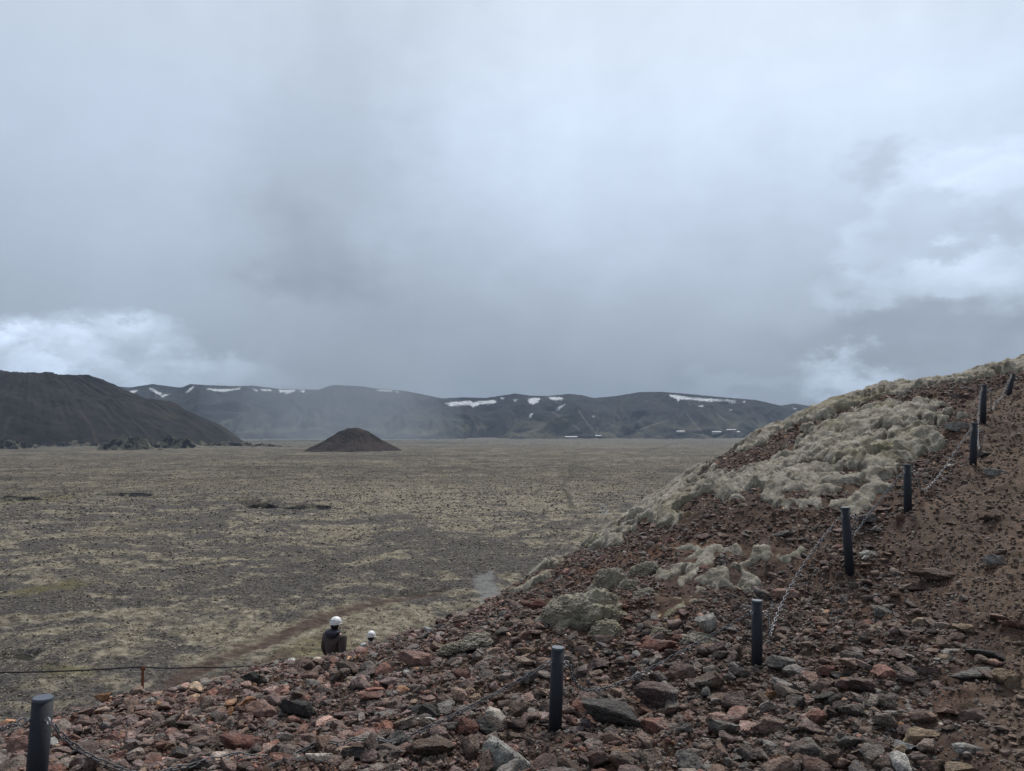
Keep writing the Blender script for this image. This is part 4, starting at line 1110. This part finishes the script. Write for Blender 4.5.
# ------------------------------------------------------------------ posts and chains
M_POST = plain_mat("post_paint", (0.009, 0.012, 0.020), 0.7, nscale=60, amt=0.35, bmp=0.15)
M_CAP = plain_mat("post_cap", (0.07, 0.085, 0.11), 0.45, nscale=60, amt=0.3, bmp=0.1)
M_CHAIN_D = plain_mat("dark_chain_steel", (0.13, 0.132, 0.14), 0.6, 0.4, nscale=80, amt=0.3, bmp=0.1)
M_CHAIN = plain_mat("galvanised_steel", (0.21, 0.215, 0.23), 0.5, 0.5, nscale=80, amt=0.3, bmp=0.1)
M_BOLT = plain_mat("bolt_steel", (0.35, 0.36, 0.38), 0.4, 0.7, nscale=80, amt=0.2, bmp=0)
M_RUST = plain_mat("rusted_steel", (0.17, 0.060, 0.030), 0.85, nscale=40, amt=0.5, bmp=0.3)
M_ROPE = plain_mat("black_rope", (0.020, 0.021, 0.024), 0.8, nscale=120, amt=0.3, bmp=0.3)
PL = ["dark square-cut round post nearest the viewer at the lower left corner", "dark post standing alone at the bottom centre in red rubble", "third post, dark, below the grey moss patch",
      "fourth post, leaning slightly left, with a bright chain", "fifth post, short and dark, beside the big moss blanket", "sixth post, dark, at the left edge of the path",
      "seventh post, small, wrapped in hanging chain near the crest", "farthest and smallest post leaning right at the crest"]
PL[0] = "dark round post nearest the viewer, leaning right at the lower left corner"
tops = []
for i, (u, v, tu, tv, dia) in enumerate(POST_UV):
    b0 = post_base[i]; t0 = P(tu, tv, b0[1]); r = dia / 2
    bz = float(base_h(b0[:1], b0[1:2])[0]); e = empty("post", (b0[0], b0[1], bz)); tag(e, PL[i], "post", "dark chain posts along the path")
    ax = (t0 - np.array([b0[0], b0[1], bz])); L = np.linalg.norm(ax); axn = ax / L
    bm = bmesh.new(); bm_tube(bm, tuple(-axn * 0.18), tuple(axn * (L - 0.012)), r, r, 28, True); o = bm_obj("shaft", bm, M_POST, e, True)
    bm = bmesh.new(); bm_tube(bm, tuple(axn * (L - 0.0118)), tuple(axn * (L - 0.003)), r * 1.0 + 0.0005, r * 0.99, 28, True); bm_tube(bm, tuple(axn * (L - 0.0029)), tuple(axn * L), r * 0.985, r * 0.93, 28, True)
    bm_obj("cap", bm, M_CAP, e)
    for sgn in (-1, 1):
        c0 = axn * (L - 0.085) + np.array([sgn * r * 0.75, -r * 0.55, 0]); dirn = np.array([sgn * 0.8, -0.6, 0])
        bm = bmesh.new(); bm_tube(bm, tuple(c0), tuple(c0 + dirn * 0.018), 0.006, 0.006, 8)
        cc_ = c0 + dirn * 0.030; n = 14
        for k in range(n):
            a0, a1 = 2 * math.pi * k / n, 2 * math.pi * (k + 1) / n
            bm_tube(bm, tuple(cc_ + 0.014 * (math.cos(a0) * dirn + np.array([0, 0, math.sin(a0)]))), tuple(cc_ + 0.014 * (math.cos(a1) * dirn + np.array([0, 0, math.sin(a1)]))), 0.004, 0.004, 6)
        bm_obj("eye_bolt", bm, M_BOLT, e, True)
    tops.append((np.array([b0[0], b0[1], bz]) + axn * (L - 0.085), r))
for o in list(sc.collection.objects):
    if o.name.startswith("shaft") and o.type == 'MESH':
        o.data.polygons.foreach_set('use_smooth', [len(p.vertices) == 4 for p in o.data.polygons])


def link_shape(nu=16, nv=7, L=0.050, Wd=0.026, w=0.0035):
    """stadium-shaped chain link lying in xy, long axis x"""
    V = []; Fc = []; hl = L / 2 - Wd / 2; R = Wd / 2 - w
    path = []
    for k in range(nu):
        a = 2 * math.pi * k / nu; cx = hl if math.cos(a) > 0 else -hl
        path.append((cx + R * math.cos(a), R * math.sin(a), math.cos(a), math.sin(a)))
    for (px, py, nx, ny) in path:
        for j in range(nv):
            q = 2 * math.pi * j / nv; V.append((px + nx * w * math.cos(q), py + ny * w * math.cos(q), w * math.sin(q)))
    for k in range(nu):
        for j in range(nv):
            a = k * nv + j; b = k * nv + (j + 1) % nv; c = ((k + 1) % nu) * nv + (j + 1) % nv; d = ((k + 1) % nu) * nv + j
            Fc.append((a, b, c, d))
    return np.array(V), np.array(Fc)


LV, LF = link_shape()


def chain(p0, p1, sag, label, skew=0.5, bow=0.0, mat=None):
    n = 400; t = np.linspace(0, 1, n); base = p0[None] + (p1 - p0)[None] * t[:, None]
    k = math.log(0.5) / math.log(skew); tt_ = t ** k
    base[:, 2] -= sag * 4 * tt_ * (1 - tt_)
    perp = np.array([-(p1 - p0)[1], (p1 - p0)[0], 0]); perp /= np.linalg.norm(perp)
    base += perp[None] * (bow * 4 * t * (1 - t))[:, None]
    gz = surf(base[:, 0], base[:, 1]) + 0.045; base[:, 2] = np.maximum(base[:, 2], gz)
    for _ in range(8): base[1:-1] = 0.25 * base[:-2] + 0.5 * base[1:-1] + 0.25 * base[2:]
    seg = np.linalg.norm(np.diff(base, axis=0), axis=1); cum = np.r_[0, np.cumsum(seg)]; m = max(2, int(cum[-1] / 0.0395))
    tg = (np.arange(m) + 0.5) * cum[-1] / m
    pos = np.stack([np.interp(tg, cum, base[:, q]) for q in range(3)], -1)
    pa = np.stack([np.interp(np.clip(tg + 0.02, 0, cum[-1]), cum, base[:, q]) - np.interp(np.clip(tg - 0.02, 0, cum[-1]), cum, base[:, q]) for q in range(3)], -1)
    pa /= np.linalg.norm(pa, axis=1, keepdims=True)
    VV, FF = [], []
    for i in range(m):
        xa = pa[i]; up = np.array([0, 0, 1.0]); side = np.cross(up, xa); side /= max(np.linalg.norm(side), 1e-6); upv = np.cross(xa, side)
        ang = (math.pi / 2) * (i % 2) + 0.6 + 0.25 * math.sin(i * 1.7)
        ya = side * math.cos(ang) + upv * math.sin(ang); za = np.cross(xa, ya)
        VV.append(LV[:, :1] * xa + LV[:, 1:2] * ya + LV[:, 2:] * za + pos[i] - p0); FF.append(LF + i * len(LV))
    o = link("chain", mesh_np("chain", np.concatenate(VV), np.concatenate(FF), mat or M_CHAIN), None, tuple(p0))
    tag(o, label, "chain", "steel chains hung between the posts")


def eye(i, side): p, r = tops[i]; return p + np.array([side * (r * 0.75 + 0.05), -r * 0.55 - 0.02, -0.012])


CH = [(0, 1, 0.46, "long dark chain sagging onto the rubble between the first and second posts", 0.42), (1, 2, 0.40, "thin dark chain between the second and third posts", 0.45), (2, 3, 0.36, "bright chain hanging between the third and fourth posts", 0.32),
      (3, 4, 0.50, "bright chain between the fourth and fifth posts", 0.42), (4, 5, 0.36, "chain looping over brown soil between the fifth and sixth posts", 0.42), (5, 6, 0.42, "chain between the sixth and seventh posts", 0.4),
      (6, 7, 0.40, "small chain between the seventh post and the farthest one", 0.5)]
BOW = [0.22, 0.42, 0.20, 0.30, 0.12, 0.05, 0.1]
for a, b, sag, lab, sk in CH: chain(eye(a, 1), eye(b, -1), sag, lab, sk, BOW[a], M_CHAIN_D if a < 2 else None)
p_off = P(-190, 715, 4.1); chain(eye(0, -1), p_off, 0.10, "dark chain running off the left edge from the nearest post", 0.5, 0.0, M_CHAIN_D)

# rusty stake with black rope on the crest
st = next(h for h in (hit(142, v_) for v_ in range(694, 740)) if h is not None)
top = P(142, 668, st[1])
e = empty("stake", tuple(st)); tag(e, "thin rusty iron stake holding up the black rope", "stake")
bm = bmesh.new(); bm_tube(bm, (0, 0, -0.15), (0, 0, top[2] - st[2]), 0.016, 0.014, 10); bm_obj("rod", bm, M_RUST, e)
bm = bmesh.new(); zt = top[2] - st[2] - 0.005
for k in range(12):
    a0, a1 = 2 * math.pi * k / 12, 2 * math.pi * (k + 1) / 12
    bm_tube(bm, (0.022 * math.cos(a0), 0, zt + 0.022 * math.sin(a0)), (0.022 * math.cos(a1), 0, zt + 0.022 * math.sin(a1)), 0.006, 0.006, 6)
bm_obj("ring", bm, M_RUST, e)
pts = [P(-140, 676, st[1]), P(0, 672.5, st[1]), P(142, 666.8, st[1]), P(200, 667, st[1] + 0.5), P(252, 665.5, st[1] + 1.2), P(300, 672, st[1] + 2.2)]
cu = bpy.data.curves.new("rope", 'CURVE'); cu.dimensions = '3D'; cu.bevel_depth = 0.0085; cu.bevel_resolution = 2; cu.resolution_u = 12
sp = cu.splines.new('NURBS'); dense = []
for a, b in zip(pts[:-1], pts[1:]):
    for q in range(8):
        f = q / 8; pp = a + (b - a) * f; pp = pp - np.array([0, 0, 0.012 * 4 * f * (1 - f)]); dense.append(pp)
dense.append(pts[-1]); sp.points.add(len(dense) - 1)
for i, pp in enumerate(dense): sp.points[i].co = (*(pp - pts[0]), 1)
sp.use_endpoint_u = True; cu.materials.append(M_ROPE)
o = link("rope", cu, None, tuple(pts[0]))
dg = bpy.context.evaluated_depsgraph_get(); me = bpy.data.meshes.new_from_object(o.evaluated_get(dg)); me.name = "rope"
bpy.data.objects.remove(o); o = link("rope", me, None, tuple(pts[0])); tag(o, "thin black guide rope stretched level across the lower left", "rope")

# ------------------------------------------------------------------ people
M_SKIN = plain_mat("skin", (0.45, 0.27, 0.20), 0.6, nscale=20, amt=0.08, bmp=0)
M_HAIR = plain_mat("dark_hair", (0.015, 0.013, 0.014), 0.7, nscale=90, amt=0.4, bmp=0.3)
M_HELM = plain_mat("white_helmet", (0.80, 0.81, 0.82), 0.35, nscale=10, amt=0.03, bmp=0)
M_VENT = plain_mat("helmet_vent", (0.03, 0.03, 0.035), 0.6, nscale=10, amt=0.1, bmp=0)
M_JKT = plain_mat("brown_jacket", (0.052, 0.038, 0.036), 0.8, nscale=14, amt=0.35, bmp=0.6)
M_HOOD = plain_mat("navy_hood", (0.022, 0.024, 0.038), 0.8, nscale=14, amt=0.4, bmp=0.6)
M_GREY = plain_mat("grey_jacket", (0.36, 0.38, 0.40), 0.75, nscale=14, amt=0.15, bmp=0.5)
M_TRS = plain_mat("dark_trousers", (0.020, 0.021, 0.025), 0.85, nscale=20, amt=0.3, bmp=0.4)
M_BOOT = plain_mat("brown_boot", (0.06, 0.04, 0.03), 0.7, nscale=20, amt=0.3, bmp=0.3)


def skin_mesh(name, chains, mat, parent, sub=1, root=0):
    """chains: list of lists of (x,y,z,r) sharing joints by position; returns one smooth skinned mesh"""
    verts, rad, edges, idx = [], [], [], {}
    def vi(q):
        k_ = tuple(round(c, 4) for c in q[:3])
        if k_ not in idx: idx[k_] = len(verts); verts.append(q[:3]); rad.append(q[3])
        return idx[k_]
    for ch in chains:
        ids = [vi(q) for q in ch]; edges += [(a, b) for a, b in zip(ids[:-1], ids[1:])]
    me = bpy.data.meshes.new(name); me.from_pydata(verts, edges, []); o = link(name, me)
    md = o.modifiers.new('s', 'SKIN'); md.use_smooth_shade = True
    for i, sv_ in enumerate(me.skin_vertices[0].data):
        r = rad[i]; sv_.radius = (r, r) if not isinstance(r, tuple) else r
        sv_.use_root = (i == root)
    if sub: md2 = o.modifiers.new('d', 'SUBSURF'); md2.levels = sub; md2.render_levels = sub
    bpy.context.view_layer.update()
    dg = bpy.context.evaluated_depsgraph_get(); m2 = bpy.data.meshes.new_from_object(o.evaluated_get(dg)); m2.name = name
    bpy.data.objects.remove(o); m2.materials.clear(); m2.materials.append(mat); m2.polygons.foreach_set('use_smooth', [True] * len(m2.polygons))
    return link(name, m2, parent)


def person(loc, yaw, ht, label, jacket, hooded, headyaw=0.0):
    """faces local +y; walking"""
    e = empty("person", loc); e.rotation_euler = (0, 0, yaw); tag(e, label, "person", "hikers in white helmets going down the slope"); k = ht / 1.75
    def S(*q): return tuple(c * k for c in q)
    pel = S(0, 0, 0.93, 0.13)
    arms = []
    for sx, fy in ((-1, 0.10), (1, -0.06)):
        sh, elb, wr = S(sx * 0.185, 0, 1.40, 0.060), S(sx * 0.275, fy * 0.4 - 0.05, 1.13, 0.046), S(sx * 0.29, fy + 0.04, 0.90, 0.030)
        hand = S(sx * 0.29, fy + 0.07, 0.83, 0.030)
        arms.append([S(0, 0, 1.42, 0.10), sh, elb, wr, hand])
        for j, (ln, off) in enumerate(((0.065, -0.030), (0.078, -0.010), (0.072, 0.010), (0.058, 0.028))):
            b0 = (hand[0], hand[1] + off * k, hand[2] - 0.005 * k)
            arms.append([hand, (b0[0], b0[1], b0[2] - 0.035 * k, 0.0095 * k), (b0[0] - sx * 0.004 * k, b0[1] + 0.006 * k, b0[2] - (0.035 + ln * 0.5) * k, 0.0085 * k), (b0[0] - sx * 0.016 * k, b0[1] + 0.010 * k, b0[2] - (0.03 + ln * 0.9) * k, 0.007 * k)])
        arms.append([hand, (hand[0] - sx * 0.01 * k, hand[1] + 0.038 * k, hand[2] - 0.01 * k, 0.010 * k), (hand[0] - sx * 0.015 * k, hand[1] + 0.052 * k, hand[2] - 0.045 * k, 0.008 * k)])
    legs, legp = [], []
    for sx, fy in ((-1, 0.16), (1, -0.14)):
        hip, kn, an = S(sx * 0.09, 0, 0.90, 0.088), S(sx * 0.10, fy * 0.7 + 0.04, 0.50, 0.056), S(sx * 0.10, fy, 0.09, 0.040)
        toe = S(sx * 0.12, fy + 0.15, 0.035, 0.032)
        legs.append([pel, hip, kn, an, toe]); legp.append((hip, kn, an, toe))
    spine = [pel, S(0, 0, 1.10, 0.125), S(0, -0.01, 1.30, 0.14), S(0, 0, 1.42, 0.10), S(0, 0.01, 1.49, 0.052), S(0, 0.02, 1.55, 0.050)]
    hd = [spine[-1], S(0, 0.03, 1.60, 0.070), S(0, 0.03, 1.66, 0.085), S(0, 0.02, 1.72, 0.060)]
    body = skin_mesh("body", [spine, hd] + legs + arms, M_SKIN, e, 1)
    # face: nose, brow, lips, ears raised out of the head by small added forms on the same mesh
    bm = bmesh.new(); bm.from_mesh(body.data)
    def blobb(c, r_):
        m_ = bmesh.ops.create_icosphere(bm, subdivisions=2, radius=1.0)['verts']
        for v_ in m_: v_.co = (c[0] * k + v_.co.x * r_[0] * k, c[1] * k + v_.co.y * r_[1] * k, c[2] * k + v_.co.z * r_[2] * k)
    blobb((0, 0.118, 1.635), (0.014, 0.020, 0.024)); blobb((0, 0.104, 1.595), (0.026, 0.012, 0.010))
    for sx in (-1, 1): blobb((sx * 0.082, 0.025, 1.64), (0.010, 0.018, 0.030)); blobb((sx * 0.033, 0.100, 1.66), (0.015, 0.010, 0.009))
    bm.to_mesh(body.data); bm.free()
    # clothing
    js = [S(0, 0, 0.88, 0.165), S(0, 0, 1.05, 0.165), S(0, -0.01, 1.25, 0.195), S(0, -0.01, 1.38, 0.17), S(0, 0.0, 1.455, 0.085)]
    ja = []
    for (a_, sx) in ((arms[0], -1), (arms[6], 1)):
        sh, elb, wr = a_[1], a_[2], a_[3]
        ja.append([js[3], (sh[0] * 1.12, sh[1], sh[2] - 0.02, 0.100 * k), (elb[0], elb[1], elb[2], 0.078 * k), (wr[0], wr[1], wr[2] + 0.02, 0.058 * k)])
    skin_mesh("jacket", [js] + ja, jacket, e, 2)
    for (hip, kn, an, toe) in legp:
        pass
    skin_mesh("trousers", [[S(0, 0, 0.93, 0.150), (l[0][0], l[0][1], l[0][2] - 0.03, 0.105 * k), (l[1][0], l[1][1], l[1][2], 0.075 * k), (l[2][0], l[2][1], l[2][2] + 0.03, 0.062 * k)] for l in legp], M_TRS, e, 2)
    for l in legp:
        an, toe = l[2], l[3]
        skin_mesh("boot", [[(an[0], an[1], an[2] + 0.06 * k, 0.055 * k), (an[0], an[1], an[2] - 0.03 * k, 0.052 * k), (toe[0], toe[1], toe[2] + 0.008 * k, 0.042 * k)]], M_BOOT, e, 1)
    bm = bmesh.new(); bmesh.ops.create_icosphere(bm, subdivisions=3, radius=1.0)
    for v_ in bm.verts:
        x_, y_, z_ = v_.co
        if z_ < 0.1 and y_ > -0.1: y_ = y_ * 0.3 - 0.1
        v_.co = (x_ * 0.094 * k, (0.015 + y_ * 0.106) * k, (1.625 + z_ * 0.105) * k)
    bm_obj("hair", bm, M_HAIR, e, True)
    # helmet: shell, brim, vents, strap
    shell = bmesh.new(); bmesh.ops.create_uvsphere(shell, u_segments=36, v_segments=22, radius=1.0)
    dv = [v_ for v_ in shell.verts if v_.co.z < -0.18]; bmesh.ops.delete(shell, geom=dv, context='VERTS')
    for v_ in shell.verts:
        x_, y_, z_ = v_.co
        z_ = z_ + (0.05 * y_ if z_ < 0.2 else 0)
        v_.co = ((x_ * 0.106) * k, (0.022 + y_ * 0.126) * k, (1.668 + z_ * 0.108) * k)
    ho = bm_obj("helmet", shell, M_HELM, e, True); so = ho.modifiers.new('t', 'SOLIDIFY'); so.thickness = 0.012 * k
    br = bmesh.new(); n = 36; rings = []
    for (sc_, dz) in ((0.99, 0.002), (1.05, -0.004), (1.05, -0.012), (0.99, -0.012)):
        rings.append([br.verts.new((0.107 * sc_ * math.cos(2 * math.pi * q / n) * k, (0.022 + 0.127 * sc_ * math.sin(2 * math.pi * q / n)) * k, (1.648 + dz) * k)) for q in range(n)])
    for a_ in range(4):
        for q in range(n): br.faces.new((rings[a_][q], rings[a_][(q + 1) % n], rings[(a_ + 1) % 4][(q + 1) % n], rings[(a_ + 1) % 4][q]))
    bm_obj("brim", br, M_HELM, ho, True)
    for sx in (-1, 0, 1):
        for zz_, yy_ in ((0.45, -1), (0.45, 1)):
            vb = bmesh.new(); bmesh.ops.create_icosphere(vb, subdivisions=2, radius=1.0); ax_ = sx * 0.55
            rr_ = math.sqrt(max(0, 1 - zz_ ** 2)); cx_ = rr_ * math.sin(ax_); cy_ = yy_ * rr_ * math.cos(ax_)
            for v_ in vb.verts: v_.co = ((cx_ * 0.108 + v_.co.x * 0.020) * k, (0.022 + cy_ * 0.128 + v_.co.y * 0.008) * k, (1.668 + zz_ * 0.110 + v_.co.z * 0.008) * k)
            bm_obj("vent", vb, M_VENT, ho, True)
    if hooded:
        hb = bmesh.new(); bmesh.ops.create_icosphere(hb, subdivisions=4, radius=1.0)
        for v_ in hb.verts:
            x_, y_, z_ = v_.co; f_ = 1 + 0.10 * math.sin(7 * x_ + 3 * z_) * math.cos(5 * y_)
            if z_ > 0.25: z_ = 0.25 + (z_ - 0.25) * 0.25
            v_.co = (x_ * 0.165 * k * f_, (-0.070 + y_ * 0.125 * f_) * k, (1.490 + z_ * 0.110 + 0.02 * y_) * k)
        bm_obj("hood", hb, M_HOOD, e, True)
    else:
        hb = bmesh.new(); n = 28; rings = []
        for (rr_, dz) in ((0.078, 0.0), (0.085, 0.045), (0.075, 0.048), (0.068, 0.0)):
            rings.append([hb.verts.new((rr_ * 1.05 * math.cos(2 * math.pi * q / n) * k, rr_ * math.sin(2 * math.pi * q / n) * k, (1.47 + dz) * k)) for q in range(n)])
        for a_ in range(4):
            for q in range(n): hb.faces.new((rings[a_][q], rings[a_][(q + 1) % n], rings[(a_ + 1) % 4][(q + 1) % n], rings[(a_ + 1) % 4][q]))
        bm_obj("collar", hb, jacket, e, True)
    return e


for (u, v, d, yaw, ht, lab, jk, hd) in ((335, 616, 15.0, -0.55, 1.75, "hiker seen from behind in dark brown jacket with navy hood and white helmet", M_JKT, True),
                                        (371, 629, 19.0, -0.15, 1.70, "second hiker farther downhill, only white helmet and grey collar showing above the stones", M_GREY, False)):
    p = P(u, v, d); gz = float(surf(np.array([p[0]]), np.array([p[1]]))[0]); zf = p[2] - ht * 1.02
    print("person ground diff", gz - zf)
    person((p[0], p[1], gz - 0.01), yaw, ht, lab, jk, hd)

# ------------------------------------------------------------------ air
def volume_mat(name, dens, col):
    m = bpy.data.materials.new(name); m.use_nodes = True; t = NT(m.node_tree); t.n.clear()
    o = t.node('ShaderNodeOutputMaterial'); v = t.node('ShaderNodeVolumePrincipled')
    v.inputs['Density'].default_value = dens; v.inputs['Color'].default_value = (*col, 1); v.inputs['Anisotropy'].default_value = 0.0
    t.l.new(v.outputs[0], o.inputs['Volume']); return m


bm = bmesh.new(); bm_box(bm, -10200, 10200, -10200, 10200, -8, max(560, 0))
o = bm_obj("haze", bm, volume_mat("haze_air", 4.6e-5, (0.62, 0.78, 1.0))); tag(o, "thin blue-grey damp air over the plain", "haze", None, 'stuff')
o.display_type = 'WIRE'

for i, (cx, cy, rx, ry, rz, dens) in enumerate([(-760, 3150, 560, 420, 620, 3.0e-4), (-720, 3150, 430, 330, 520, 3.0e-4), (-690, 3150, 300, 240, 420, 3.5e-4)]):
    V, Fc = ico(5); V = V * np.array([rx, ry, rz])
    o = link("rain_shaft", mesh_np("rain_shaft", V, Fc, volume_mat("rain_air", dens, (0.78, 0.88, 1.0))), None, (cx, cy, 20))
    tag(o, "grey veil of rain falling in front of the mountain ridge left of centre", "rain", None, 'stuff')
